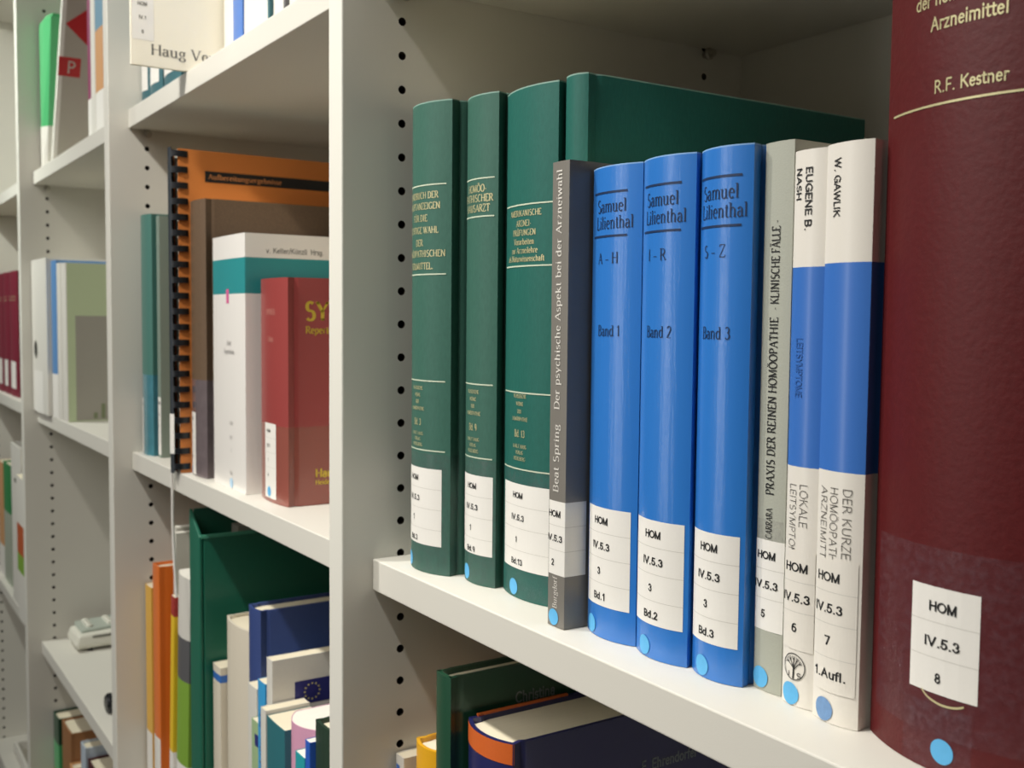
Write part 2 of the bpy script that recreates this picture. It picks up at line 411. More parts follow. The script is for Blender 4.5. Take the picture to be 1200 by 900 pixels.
def serif_mesh(s, bold):
    thick, thin = 0.125 + bold, 0.05 + bold * 0.6
    v, f = [], []
    x = 0.0
    def stroke(pts):
        n = len(pts)
        closed = n > 3 and abs(pts[0][0] - pts[-1][0]) < 1e-6 and abs(pts[0][1] - pts[-1][1]) < 1e-6
        L = []
        for i, p in enumerate(pts):
            a = pts[i - 1] if i > 0 else (pts[-2] if closed else p)
            b = pts[i + 1] if i < n - 1 else (pts[1] if closed else p)
            dx, dy = b[0] - a[0], b[1] - a[1]
            l = math.hypot(dx, dy) or 1
            w = (thin + (thick - thin) * abs(dy) / l) / 2
            # a rising diagonal is drawn thin, as a broad pen would
            if n == 2 and dx * dy > 0 and abs(dx) > 0.12 and abs(dy) > 0.3: w = thin * 0.65
            L.append((p[0] - dy / l * w, p[1] + dx / l * w)); L.append((p[0] + dy / l * w, p[1] - dx / l * w))
        o = len(v)
        v.extend((q[0] + x, q[1]) for q in L)
        for i in range(n - 1):
            f.append((o + 2 * i, o + 2 * i + 1, o + 2 * i + 3, o + 2 * i + 2))
    UML = {'\u00d6': 'O', '\u00c4': 'A', '\u00dc': 'U', '\u00fc': 'u', '\u00f6': 'o', '\u00e4': 'a'}
    for ch in s:
        base = UML.get(ch, ch)
        adv, strokes, serifs = G.get(base, G[' '])
        for st in strokes: stroke(st)
        for (sx, sy) in serifs:
            yy = sy + 0.025 if sy <= 0.01 else sy - 0.025
            stroke([(sx - 0.105, yy), (sx + 0.105, yy)])
        if base != ch:
            top = 1.12 if base.isupper() else 0.84
            for d in (-0.12, 0.12): stroke([(adv / 2 + d, top), (adv / 2 + d, top + 0.11)])
        x += adv + 0.045
    return v, f

def lettering(s, cap, font='sans', bold=0.0, xs=1.0, fit=None):
    """flat outline of a line of writing: vertices centred in u, v from the baseline, in metres"""
    if font == 'serif':
        v, f = serif_mesh(s, bold); k = cap
    else:
        v, f = plain_mesh(s, bold); k = cap
    if not v: return [], []
    u0 = min(p[0] for p in v); u1 = max(p[0] for p in v)
    if fit: xs = fit / ((u1 - u0) * k)
    return [((p[0] - (u0 + u1) / 2) * k * xs, p[1] * k) for p in v], f

# ------------------------------------------------------------------ surfaces that print and stickers lie on
class Spine:
    """outer outline of a book in plan; s runs along it from the middle of the spine towards +x"""
    def __init__(self, pts):
        self.p = pts
        self.d = [0.0]
        for a, b in zip(pts, pts[1:]):
            self.d.append(self.d[-1] + math.hypot(b[0] - a[0], b[1] - a[1]))
        self.mid = self.d[-1] / 2
    def at(self, s, z, off):
        q = min(max(s + self.mid, 0.0), self.d[-1] - 1e-7)
        i = 0
        while i < len(self.d) - 2 and self.d[i + 1] < q: i += 1
        t = (q - self.d[i]) / max(self.d[i + 1] - self.d[i], 1e-9)
        a, b = self.p[i], self.p[i + 1]
        def nrm(j):
            j = min(max(j, 0), len(self.p) - 2)
            dx, dy = self.p[j + 1][0] - self.p[j][0], self.p[j + 1][1] - self.p[j][1]
            l = math.hypot(dx, dy) or 1
            return (dy / l, -dx / l)
        n0 = nrm(i)
        n1 = nrm(i + 1 if t > 0.5 else i - 1)
        w = abs(t - 0.5)
        nx, ny = n0[0] * (1 - w) + n1[0] * w, n0[1] * (1 - w) + n1[1] * w
        return (a[0] + (b[0] - a[0]) * t + nx * off, a[1] + (b[1] - a[1]) * t + ny * off, z)

class Side:
    """the cover that faces +x: s runs back from the spine (y), z up"""
    def __init__(self, x): self.x = x
    def at(self, s, z, off): return (self.x + off, s, z)

def write(parent, surf, s, cap, sc, zc, m, name='title_text', font='sans', rot=0, bold=0.0, xs=1.0, off=0.00022, align='c', fit=None):
    v, f = lettering(s, cap, font, bold, xs, fit * MM if fit else None)
    if not v: return None
    if align == 'l':
        u0 = min(p[0] for p in v); v = [(p[0] - u0, p[1]) for p in v]
    if align == 'r':
        u0 = max(p[0] for p in v); v = [(p[0] - u0, p[1]) for p in v]
    v = [(p[0], p[1] - cap / 2) for p in v]
    if rot == 90: v = [(-p[1], p[0]) for p in v]
    if rot == -90: v = [(p[1], -p[0]) for p in v]
    mb = MB()
    mb.add([surf.at(sc + a, zc + b, off) for a, b in v], f)
    return mb.build(name, m, parent, fix=False)

def patch(parent, surf, s0, s1, z0, z1, m, name, off=0.00014, lines=(), line_mat=None, step=0.0012):
    n = max(1, int(abs(s1 - s0) / step))
    mb = MB()
    def strip(a, b, o, mi):
        vv = []
        for i in range(n + 1):
            s = s0 + (s1 - s0) * i / n
            vv += [surf.at(s, a, o), surf.at(s, b, o)]
        mb.add(vv, [(2 * i, 2 * i + 2, 2 * i + 3, 2 * i + 1) for i in range(n)], mi)
    strip(z0, z1, off, 0)
    for z in lines:
        strip(z - 0.00012, z + 0.00012, off + 0.00003, 1)
    return mb.build(name, [m, line_mat] if line_mat else [m], parent, fix=False)

def dot(parent, surf, sc, zc, r, m, name='shelf_mark_dot', off=0.0003):
    mb = MB()
    v = [surf.at(sc, zc, off)] + [surf.at(sc + r * math.cos(a), zc + r * math.sin(a), off) for a in [2 * math.pi * k / 24 for k in range(24)]]
    mb.add(v, [(0, 1 + k, 1 + (k + 1) % 24) for k in range(24)])
    return mb.build(name, m, parent, fix=False)

# ------------------------------------------------------------------ books
def outline(t, depth, bulge, groove):
    """outer plan outline from the back of the left board round the spine to the back of the right board"""
    h = t / 2
    pts = [(-h, depth)]
    if groove > 0:
        pts += [(-h, bulge + 9 * MM), (-h + 0.4 * groove, bulge + 7.5 * MM), (-h + groove, bulge + 5.5 * MM), (-h + 0.5 * groove, bulge + 3.5 * MM)]
    else:
        pts += [(-h, bulge + 2 * MM)]
    n = 18
    e = 0.0 if groove > 0 else 0.3 * MM
    for i in range(n + 1):
        x = -1 + 2 * i / n
        x = math.sin(x * math.pi / 2) * 0.6 + x * 0.4
        pts.append(((h - e) * x, bulge * (abs(x) ** 2.1) + (0.0 if bulge > 0.0015 else 0.0)))
    if groove > 0:
        pts += [(h - 0.5 * groove, bulge + 3.5 * MM), (h - groove, bulge + 5.5 * MM), (h - 0.4 * groove, bulge + 7.5 * MM), (h, bulge + 9 * MM)]
    else:
        pts += [(h, bulge + 2 * MM)]
    pts.append((h, depth))
    return pts

def inset(pts, d):
    out = []
    for i, p in enumerate(pts):
        a = pts[max(i - 1, 0)]; b = pts[min(i + 1, len(pts) - 1)]
        dx, dy = b[0] - a[0], b[1] - a[1]
        l = math.hypot(dx, dy) or 1
        out.append((p[0] - dy / l * d, p[1] + dx / l * d))
    return out

def book(name, label, cat, group, x0, x1, y, z, height, depth, bands, bulge=3.0, groove=1.2, board=2.2, pages=None,
         soft=False, lean=0.0, turn=0.0, cover_name='cover', smooth=True):
    """bands: [(top_mm, material), ...] from the foot up. All sizes in millimetres."""
    t = (x1 - x0) * MM
    ht, dp = height * MM, depth * MM
    root = empty(name, ((x0 + x1) / 2 * MM, y * MM, z * MM + t / 2 * math.sin(abs(lean))), (0, lean, turn))
    tag(root, label, cat, group)
    if soft:
        board, groove = 0.5, 0.0
    bl = bulge * MM
    outer = outline(t, dp, bl, groove * MM)
    inner = inset(outer, board * MM)
    n = len(outer)
    mats, mb = [], MB()
    zs = 0.0
    lv = [0.0]
    for top, m in bands:
        if m not in mats: mats.append(m)
        z1 = min(top * MM, ht)
        mi = mats.index(m)
        for ring in (outer, inner):
            v = [(p[0], p[1], zs) for p in ring] + [(p[0], p[1], z1) for p in ring]
            mb.add(v, [(i, i + 1, n + i + 1, n + i) if ring is outer else (i + 1, i, n + i, n + i + 1) for i in range(n - 1)], mi)
        for k in (0, n - 1):
            a, b = outer[k], inner[k]
            q = [(a[0], a[1], zs), (b[0], b[1], zs), (b[0], b[1], z1), (a[0], a[1], z1)]
            mb.add(q, [(0, 1, 2, 3) if k else (3, 2, 1, 0)], mi)
        zs = z1
    for zz, mi, flip in ((0.0, 0, True), (ht, mats.index(bands[-1][1]), False)):
        v = [(p[0], p[1], zz) for p in outer] + [(p[0], p[1], zz) for p in inner]
        mb.add(v, [((i, i + 1, n + i + 1, n + i) if flip else (n + i, n + i + 1, i + 1, i)) for i in range(n - 1)], mi)
    bm_fix = mb.build(cover_name, mats, root, smooth=smooth)
    # page block
    gap = 0.25 * MM if soft else 3.0 * MM
    g2 = (board + 0.1) * MM
    pin = inset(outer, (board + (0.1 if soft else 0.6)) * MM)
    core = [p for p in pin if -t / 2 + g2 <= p[0] <= t / 2 - g2 and p[1] < bl + 3 * MM]
    back = dp - (0.3 * MM if soft else 3 * MM)
    hw = t / 2 - g2
    if hw > 0.0003:
        gx = hw - (0.0 if soft else groove * MM * 0.9)
        front = [p for p in core if abs(p[0]) < gx]
        fy = (max(p[1] for p in front) if front else bl + 1 * MM)
        poly = [(-hw, back), (-hw, bl + 11 * MM), (-gx, bl + 6 * MM)] + front + [(gx, bl + 6 * MM), (hw, bl + 11 * MM), (hw, back)]
        pb = MB(); pb.prism(poly, 0.2 * MM if soft else gap, ht - gap)
        pb.build('page_block', pages or paper, root)
    root['spine'] = 0
    return root, Spine(outer), Side(t / 2)

def spine_label(root, sp, s0, s1, z0, z1, lines, sx, cap=3.2, m=None, pitch=11.6, top=54.0, textmat=None, xs=1.0):
    """white call-number sticker with its lines of print"""
    seps = [z1 - pitch * k for k in range(1, len(lines))]
    lb = patch(root, sp, s0 * MM, s1 * MM, z0 * MM, z1 * MM, m or sticker, 'spine_label', lines=[q * MM for q in seps], line_mat=sticker_line)
    for k, s in enumerate(lines):
        dx = (0, 0, -1.5, -0.5)[k] if len(s) > 1 else -1.0
        write(lb, sp, s, cap * MM, (sx + dx) * MM, (top - pitch * k) * MM, textmat or ink, 'label_text', bold=0.02, xs=xs * (1.2, 1.28, 1.1, 1.2)[k], off=0.0003)
    return lb

# ------------------------------------------------------------------ the bookcases
W, T = 0.586, 0.019          # bay pitch and board thickness
TOP, BASE = 0.74, -1.14
D = 0.326

def side_panel(parent, xr, holes=True):
    """upright whose right face is at xr, with the two columns of drilled holes"""
    mb = MB()
    c = 0.0009
    cols = (0.039, 0.283)
    pitch = 0.02
    zh = [0.3215 + pitch * k for k in range(-71, 21)]
    z_lo, z_hi = zh[0] - pitch / 2, zh[-1] + pitch / 2
    def rect(y0, y1, z0, z1):
        mb.add([(xr, y0, z0), (xr, y1, z0), (xr, y1, z1), (xr, y0, z1)], [(0, 1, 2, 3)], 0)
    hw = 0.01
    ys = [c, cols[0] - hw, cols[0] + hw, cols[1] - hw, cols[1] + hw, D]
    for i in (0, 2, 4): rect(ys[i], ys[i + 1], BASE, TOP)
    for cy in cols:
        rect(cy - hw, cy + hw, BASE, z_lo); rect(cy - hw, cy + hw, z_hi, TOP)
        for z in zh:
            n = 16; r = 0.0025
            ring, sq, deep = [], [], []
            for k in range(n):
                a = 2 * math.pi * k / n + math.pi / n
                ca, sa = math.cos(a), math.sin(a)
                ring.append((xr, cy + r * ca, z + r * sa)); deep.append((xr - 0.011, cy + r * ca, z + r * sa))
                q = max(abs(ca), abs(sa))
                sq.append((xr, cy + hw * ca / q, z + hw * sa / q))
            f = [(k, n + k, n + (k + 1) % n, (k + 1) % n) for k in range(n)]
            mb.add(ring + sq, f, 0)
            corners = []
            for k in range(n):
                a0 = 2 * math.pi * k / n + math.pi / n; a1 = a0 + 2 * math.pi / n
                for q in (45, 135, 225, 315):
                    if a0 < math.radians(q) < a1 or a0 < math.radians(q + 360) < a1:
                        cx = math.copysign(hw, math.cos(math.radians(q))); cz = math.copysign(hw, math.sin(math.radians(q)))
                        mb.add([sq[k], (xr, cy + cx, z + cz), sq[(k + 1) % n]], [(0, 1, 2)], 0)
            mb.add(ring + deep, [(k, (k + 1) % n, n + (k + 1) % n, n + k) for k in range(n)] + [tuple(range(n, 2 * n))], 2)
    xl = xr - T
    # front edge with eased corners, left face, back, top, foot
    pr = [(xr, c), (xr - c * 0.4, c * 0.25), (xr - c, 0), (xl + c, 0), (xl + c * 0.4, c * 0.25), (xl, c), (xl, D), (xr, D)]
    v = [(x, y, BASE) for x, y in pr] + [(x, y, TOP) for x, y in pr]
    f = [(i, i + 1, 8 + i + 1, 8 + i) for i in range(7)]
    mb.add(v, f, 1)
    mb.add(v, [tuple(range(7, -1, -1)), tuple(range(8, 16))], 0)
    o = mb.build('side_panel', [shelf_white, edge_white, hole_dark], parent, fix=False)
    return o

def bookcase(xr, label, last=False):
    """bay to the left of x = xr + W - T; its left upright has its right face at xr"""
    root = empty('bookcase', (0, 0, BASE))
    tag(root, label, 'bookcase', 'white bookcase bays in a row')
    inv = Matrix.Translation((0, 0, -BASE))
    parts = [side_panel(root, xr)]
    if last: parts.append(side_panel(root, xr + W))
    x0, x1 = xr + 0.0004, xr + W - T - 0.0004
    for z in (0.74, 0.36, 0.0, -0.36, -0.72, -1.06):
        mb = MB(); mb.box(x0, x1, 0.02, D - 0.006, z - T, z)
        parts.append(mb.build('shelf', shelf_white, root, bevel=0.0007))
    for z in (0.36, 0.0, -0.36, -0.72):
        for y in (0.039, 0.283):
            for x, d in ((x0, 1), (x1, -1)):
                mb = MB()
                mb.lathe([(0.0001, 0), (0.0024, 0), (0.0024, d * 0.0035), (0.0042, d * 0.0037), (0.0042, d * 0.0052), (0.0028, d * 0.0058), (0.0026, d * 0.0095), (0.0001, d * 0.0096)],
                         (x, y, z - T - 0.0043), 'x', 14)
                parts.append(mb.build('shelf_pin', metal_pin, root, smooth=True))
    mb = MB(); mb.box(xr - 0.0 + 0.0002, xr + W - T - 0.0002, D - 0.006, D, BASE, TOP)
    parts.append(mb.build('back_panel', shelf_white, root))
    mb = MB(); mb.box(x0, x1, 0.035, 0.05, BASE, -1.06 - T)
    parts.append(mb.build('plinth', shelf_white, root))
    for p in parts: p.location = (0, 0, -BASE)
    return root

bookcase(0.0, 'nearest white bookcase bay, holding the green, bright blue and dark red volumes', last=True)
bookcase(-W, 'white bookcase bay with the comb-bound orange report and thick white and red books')
bookcase(-2 * W, 'white bookcase bay with the desk telephone and the red arrow magazine')
bookcase(-3 * W, 'farthest white bookcase bay at the left edge with a row of dark red volumes')

mb = MB(); mb.box(-2.6, 1.6, -2.2, 0.40, BASE - 0.05, BASE)
fl = mb.build('floor', floor_grey); fl['kind'] = 'structure'
mb = MB(); mb.box(-2.6, 1.6, 0.34, 0.40, BASE, 1.9)
wl = mb.build('wall_back', M_('wall_paint', '#cfcabd', 0.8)); wl['kind'] = 'structure'

# ------------------------------------------------------------------ main shelf: the right-hand row
BLK = ink
def gold_lines(root, sp, zs, half, sc=0.0, m=None, w=0.35):
    for z in zs:
        patch(root, sp, (sc - half) * MM, (sc + half) * MM, (z - w) * MM, (z + w) * MM, m or pale_gold, 'spine_rule', off=0.0002)

GV = 'green cloth volumes on the main shelf'
def green_volume(x0, x1, y, h, m, vol, title, label, sc, lab, dots, call, caps, bulge):
    root, sp, sd = book('book', label, 'book', GV, x0, x1, y, 0.2, h, 190, [(h - 0.7, m), (h, worn_green)], bulge=bulge, groove=1.6)
    half = (x1 - x0) / 2
    gold_lines(root, sp, call, half - 1.5)
    for s, z, cap in title:
        write(root, sp, s, cap * MM, sc * MM, z * MM, gold, font='serif', bold=0.035, xs=0.95)
    for s, z, cap in (('KLASSISCHE', 105.6, 1.9), ('WERKE', 101.6, 1.9), ('DER', 97.7, 1.9), ('HOM\u00d6OPATHIE', 93.8, 1.9), ('Bd. ' + vol, 86.2, 3.6), ('KARL F. HAUG', 79.6, 1.8), ('VERLAG', 76.4, 1.8), ('HEIDELBERG', 73.2, 1.8)):
        write(root, sp, s, cap * MM, (sc - 1.5) * MM, z * MM, gold, 'title_text', 'serif', bold=0.035, xs=0.85)
    patch(root, sp, lab[0] * MM - 0.001, (lab[1] + caps) * MM, 0.4 * MM, 68.5 * MM, tape, 'clear_tape', off=0.0003 * 0.3)
    spine_label(root, sp, lab[0], lab[1], lab[2], lab[3], ['HOM', 'IV.5.3', '1', 'Bd.' + vol], lab[4])
    dot(root, sp, dots * MM, 5.4 * MM, 4.3 * MM, dot_blue)
    return root

green_volume(18, 63, 29.5, 265.5, green_dull, '3',
    [('HANDBUCH DER', 214, 3.6), ('HAUPTANZEIGEN', 208, 3.6), ('F\u00dcR DIE', 201.3, 3.6), ('RICHTIGE WAHL', 194.6, 3.6), ('DER', 187.6, 3.6), ('HOM\u00d6OPATHISCHEN', 181.5, 3.6), ('HEILMITTEL.', 174.5, 3.6)],
    'dull green cloth volume marked Bd. 3, leftmost of its row beside the drilled upright', 0, (-20, 19, 16, 60, -4.5), -12, (219.6, 169.8, 109.8, 70.3), 12, 8)
green_volume(66.5, 98.5, 40.8, 264.5, green_dull, '9',
    [('HOM\u00d6O-', 214.8, 3.8), ('PATHISCHER', 209.6, 3.8), ('HAUSARZT', 204.3, 3.8)],
    'narrow dull green cloth volume marked Bd. 9, second from the drilled upright', 0.5, (-16, 15, 16.5, 60, -1.5), -7.5, (220, 199.8, 109.7, 69.7), 3, 4.5)
green_volume(100, 146, 44.8, 262.2, green_teal, '13',
    [('AMERIKANISCHE', 199, 3.0), ('ARZNEI-', 193.9, 3.0), ('PR\u00dcFUNGEN', 189.2, 3.0), ('Vorarbeiten', 184.6, 3.0), ('zur Arzneilehre', 180.2, 3.0), ('als Naturwissenschaft', 176, 3.0)],
    'teal cloth volume marked Bd. 13, third green book, left of the slim grey paperback', 0, (-20, 21, 15.5, 60, -2.5), -6, (203.3, 172.2, 107.4, 67.8), 2, 5)
root, sp, sd = book('book', 'tallest teal green hardback, rising behind the slim grey and bright blue books', 'book', GV,
                    147, 164.8, 50, 0.2, 263, 205, [(262.3, green_teal), (263, worn_green)], bulge=3.5, groove=1.4)

# slim grey paperback
root, sp, sd = book('book', 'slim grey paperback with pale upright lettering, between the green and the blue volumes', 'book', 'paperbacks on the main shelf',
                    166.6, 180.2, 31.5, 0.2, 218, 135, [(218, grey_cover)], bulge=0.4, soft=True)
write(root, sp, 'Beat Spring', 4.2 * MM, -0.6 * MM, 80.2 * MM, grey_text, font='serif', rot=90, fit=32, bold=0.01)
write(root, sp, 'Der psychische Aspekt bei der Arzneiwahl', 4.2 * MM, -0.6 * MM, 158.6 * MM, grey_text, font='serif', rot=90, fit=111, bold=0.01)
write(root, sp, 'Burgdorf', 3.4 * MM, -0.4 * MM, 16.6 * MM, grey_text, font='serif', rot=90, xs=0.95)
spine_label(root, sp, -6.7, 18.5, 25, 60, ['HOM', 'IV.5.3', '2'], -1.2)
dot(root, sp, -1.2 * MM, 4.6 * MM, 3.9 * MM, dot_blue)

# three blue volumes
for (x0, x1, y, vol, rng, dl, lab) in ((182, 217, 39.5, '1', 'A \u2013 H', -10, 'bright blue laminated volume marked Band 1 and A - H, leftmost of the blue trio'),
                                       (217.6, 250.3, 39.5, '2', 'I \u2013 R', -6, 'bright blue laminated volume marked Band 2 and I - R, middle of the blue trio'),
                                       (250.8, 279.6, 42, '3', 'S \u2013 Z', -4, 'bright blue laminated volume marked Band 3 and S - Z, rightmost of the blue trio')):
    root, sp, sd = book('book', lab, 'book', 'blue volumes on the main shelf', x0, x1, y, 0.2, 213.8, 150, [(213.2, blue_cover), (213.8, worn_blue)], bulge=4.8, groove=1.5, pages=paper_white)
    for z in (202, 182.6): patch(root, sp, -13.5 * MM, 11 * MM, (z - 0.45) * MM, (z + 0.45) * MM, blue_ink, 'spine_rule', off=0.0002)
    c = 2.0 if vol == '1' else 1.2
    write(root, sp, 'Samuel', 5.6 * MM, (c - 1.4) * MM, 196.0 * MM, blue_ink, font='serif', fit=19.5)
    write(root, sp, 'Lilienthal', 5.6 * MM, c * MM, 188.6 * MM, blue_ink, font='serif', fit=24.0)
    write(root, sp, rng, 4.8 * MM, (c - 3.0) * MM, 172.8 * MM, blue_ink, font='serif', xs=1.0)
    write(root, sp, 'Band ' + vol, 4.8 * MM, (c - 1.8) * MM, 140.4 * MM, blue_ink, font='serif', xs=0.92)
    spine_label(root, sp, -16.0 if vol != '3' else -14.2, 15.2 if vol != '3' else 13.3, 14.8, 60, ['HOM', 'IV.5.3', '3', 'Bd.' + vol], -2.5 if vol == '1' else -1.2, cap=3.4)
    dot(root, sp, dl * MM, 4.9 * MM, 4.2 * MM, dot_blue)

# sage grey book
root, sp, sd = book('book', 'sage grey paperback with black upright lettering, right of the blue trio', 'book', 'paperbacks on the main shelf',
                    280.2, 295.2, 51.3, 0.2, 213.7, 145, [(213.7, sage_cover)], bulge=0.9, soft=True)
write(root, sp, 'CARRARA', 3.1 * MM, -0.2 * MM, 66.8 * MM, ink, font='serif', rot=90, fit=12, bold=0.02)
write(root, sp, 'PRAXIS DER REINEN HOM\u00d6OPATHIE', 4.0 * MM, -0.2 * MM, 112.4 * MM, ink, font='serif', rot=90, fit=69, bold=0.035)
write(root, sp, '- KLINISCHE F\u00c4LLE -', 4.0 * MM, -0.2 * MM, 166.8 * MM, ink, font='serif', rot=90, fit=34, bold=0.03)
patch(root, sp, -7.2 * MM, 7.4 * MM, 24 * MM, 68 * MM, tape, 'clear_tape', off=0.00008)
spine_label(root, sp, -7.2, 7.3, 24.2, 60, ['HOM', 'IV.5.3', '5'], -1.2)
dot(root, sp, -3 * MM, 5.2 * MM, 4.2 * MM, dot_blue)

# white-blue-white book with the tree emblem
root, sp, sd = book('book', 'narrow white book with a blue band and a small tree emblem on its foot', 'book', 'white books with blue bands',
                    296.4, 312.4, 49, 0.2, 208.4, 140, [(91, white_cover), (165.4, royal_band), (208.4, white_cover)], bulge=1.8, soft=True, pages=paper_white)
write(root, sp, 'EUGENE B.', 3.2 * MM, 0.6 * MM, 190.4 * MM, ink, rot=-90, fit=23)
write(root, sp, 'NASH', 3.2 * MM, -4.6 * MM, 196.1 * MM, ink, rot=-90, fit=11.7)
write(root, sp, 'LOKALE', 3.6 * MM, 1.8 * MM, 76.4 * MM, ink_soft, rot=-90, fit=16, bold=-0.075)
write(root, sp, 'LEITSYMPTOME', 3.6 * MM, -3.4 * MM, 69.6 * MM, ink_soft, rot=-90, fit=29, bold=-0.075)
write(root, sp, 'LEITSYMPTOME', 3.4 * MM, -2.0 * MM, 128 * MM, royal_emboss, rot=-90, xs=0.8)
lb = patch(root, sp, -7.6 * MM, 7.4 * MM, 21.6 * MM, 59.4 * MM, white_cover, 'spine_label', off=0.00024, lines=[v * MM for v in (36, 47.5)], line_mat=sticker_line)
for s, z in (('HOM', 53), ('IV.5.3', 41.4), ('6', 30)):
    write(lb, sp, s, 3.5 * MM, -0.8 * MM, z * MM, ink, 'label_text', bold=0.02, xs=1.26, off=0.00035)
# emblem: ringed tree with a J and an S
em = MB()
cs, cz, R = -0.6, 15.0, 5.0
def stk(pts, w):
    L = []
    for i, p in enumerate(pts):
        a = pts[max(i - 1, 0)]; b = pts[min(i + 1, len(pts) - 1)]
        dx, dy = b[0] - a[0], b[1] - a[1]; l = math.hypot(dx, dy) or 1
        for sgn in (1, -1): L.append(sp.at((cs + p[0] - sgn * dy / l * w / 2) * MM, (cz + p[1] + sgn * dx / l * w / 2) * MM, 0.0003))
    em.add(L, [(2 * i, 2 * i + 1, 2 * i + 3, 2 * i + 2) for i in range(len(pts) - 1)])
stk(arc(0, 0, R, R, 0, 360, 40), 0.35)
stk([(-0.15, -4.7), (0.0, -1.5), (0.0, 1.0)], 0.65)
for a in (30, 60, 90, 120, 150):
    ca, sa = math.cos(math.radians(a)), math.sin(math.radians(a))
    b0 = (0, -1.4 + 0.02 * a * 0.3)
    b1 = (ca * 2.6, 0.2 + sa * 2.2)
    stk([b0, b1], 0.34)
    for d in (-24, 0, 24):
        e = (b1[0] + 1.7 * math.cos(math.radians(a + d)), b1[1] + 1.7 * math.sin(math.radians(a + d)))
        stk([b1, e], 0.24)
stk(arc(2.6, -2.6, 0.8, 0.55, 40, 250, 8) + arc(2.6, -3.6, 0.8, 0.55, 80, -140, 8), 0.35)
stk([(-2.3, -2.1), (-2.3, -3.5)] + arc(-2.75, -3.5, 0.45, 0.5, 0, -160, 5), 0.35)
em.build('tree_emblem', ink, root, fix=False)
dot(root, sp, -2.2 * MM, 4.4 * MM, 4.3 * MM, dot_blue)

# wider white-blue-white book
root, sp, sd = book('book', 'wider white book with a blue band marked 1.Aufl., touching the big dark red volume', 'book', 'white books with blue bands',
                    313.2, 333.6, 46.5, 0.2, 208.4, 145, [(91.8, white_cover), (166.2, royal_band), (208.4, white_cover)], bulge=2.6, groove=0.8, board=1.6, pages=paper_white)
write(root, sp, 'W. GAWLIK', 3.4 * MM, -3.6 * MM, 192.8 * MM, ink, rot=-90, fit=21)
for s, ss, z, xs in (('DER KURZE', 4.6, 73.4, 25), ('HOM\u00d6OPATH-', -0.9, 71.9, 28), ('ARZNEIMITTEL', -6.0, 70.2, 31.5)):
    write(root, sp, s, 3.5 * MM, ss * MM, z * MM, ink_soft, rot=-90, fit=xs, bold=-0.075)
lb = patch(root, sp, -9.8 * MM, 9.4 * MM, 11.4 * MM, 60 * MM, white_cover, 'spine_label', off=0.00024, lines=[v * MM for v in (24, 36.4, 48)], line_mat=sticker_line)
for s, z, d in (('HOM', 53.4, -1.5), ('IV.5.3', 42, -1.2), ('7', 30.2, -0.8), ('1.Aufl.', 18, -0.2)):
    write(lb, sp, s, 3.5 * MM, (d - 1.2) * MM, z * MM, ink, 'label_text', bold=0.02, xs=1.26, off=0.00035)
dot(root, sp, -3.2 * MM, 4.6 * MM, 4.3 * MM, dot_grey)

# big dark red volume
RH = 262
root, sp, sd = book('book', 'big dark red volume with gold lettering at the right edge, nearest the camera', 'book', None,
                    334.6, 408, 42.6, 0.2, RH, 175, [(RH, red_cover)], bulge=12, groove=2.0, board=2.6)
for s, z, cap, sc, al in (('der hom\u00f6opathischen', 248.2, 4.6, -21.0, 'l'), ('Arzneimittel', 240.3, 4.6, -0.5, 'c'), ('R.F. Kestner', 220.2, 4.2, 1.4, 'c')):
    write(root, sp, s, cap * MM, sc * MM, z * MM, gold, bold=-0.02, xs=0.95, align=al)
patch(root, sp, -34 * MM, 32 * MM, 214.3 * MM, 215.0 * MM, gold, 'spine_rule', off=0.0002)
patch(root, sp, -34 * MM, 34 * MM, 12 * MM, 73 * MM, tape, 'clear_tape', off=0.00010)
patch(root, sp, -16 * MM, 10 * MM, 0.6 * MM, 22 * MM, tape, 'clear_tape', off=0.00013)
spine_label(root, sp, -13.6, 11.4, 25.6, 60.4, ['HOM', 'IV.5.3', '8'], -1.2, cap=3.4)
ar = MB()
L = []
for p in arc(0.4, 28.5, 9.6, 5.6, 205, 315, 14):
    L += [sp.at(p[0] * MM, p[1] * MM, 0.0002), sp.at(p[0] * MM, (p[1] - 0.75) * MM, 0.0002)]
ar.add(L, [(2 * i, 2 * i + 1, 2 * i + 3, 2 * i + 2) for i in range(14)])
ar.build('gold_arc', gold, root, fix=False)
dot(root, sp, 0.2 * MM, 7.4 * MM, 4.1 * MM, dot_blue)

# ------------------------------------------------------------------ lower right shelf
GL = 'books on the lower right shelf'
dark_green = M_('dark_green_board', '#1f4a35', 0.35, var=0.06, coat=0.15)
yellow = M_('yellow_cover', '#e3a81c', 0.4, var=0.05, coat=0.2)
rust = M_('rust_red_cover', '#b4502e', 0.5)
navy = M_('navy_jacket', '#23265a', 0.35, var=0.06, coat=0.25)
orange_band = M_('orange_band', '#d2652a', 0.4, var=0.05)
jacket_text = M_('jacket_print', '#7c868a', 0.5)
Z1 = -359.8
root, sp, sd = book('book', 'white booklet with a small blue mark, leftmost below the main shelf beside the upright', 'book', GL,
                    2.0, 12.5, 35, Z1, 237, 160, [(237, white_cover)], bulge=0.4, soft=True)
patch(root, sp, -4.5 * MM, 0.5 * MM, 222 * MM, 231 * MM, royal_band, 'cover_mark')
root, sp, sd = book('book', 'yellow hardback below the main shelf, left of the dark green hardback', 'book', GL,
                    20, 47, 36, Z1, 252, 170, [(252, yellow)], bulge=4, groove=1.0)
root, sp, sd = book('book', 'rust red hardback board standing just behind the yellow hardback', 'book', GL,
                    47.4, 50.3, 50, Z1, 272, 160, [(272, rust)], bulge=0.4, soft=True)
root, sp, sd = book('book', 'large dark green hardback with faint grey name on its cover, below the main shelf', 'book', GL,
                    51, 67.5, 35, Z1, 303, 210, [(303, dark_green)], bulge=1.2, groove=0.8, board=2.6)
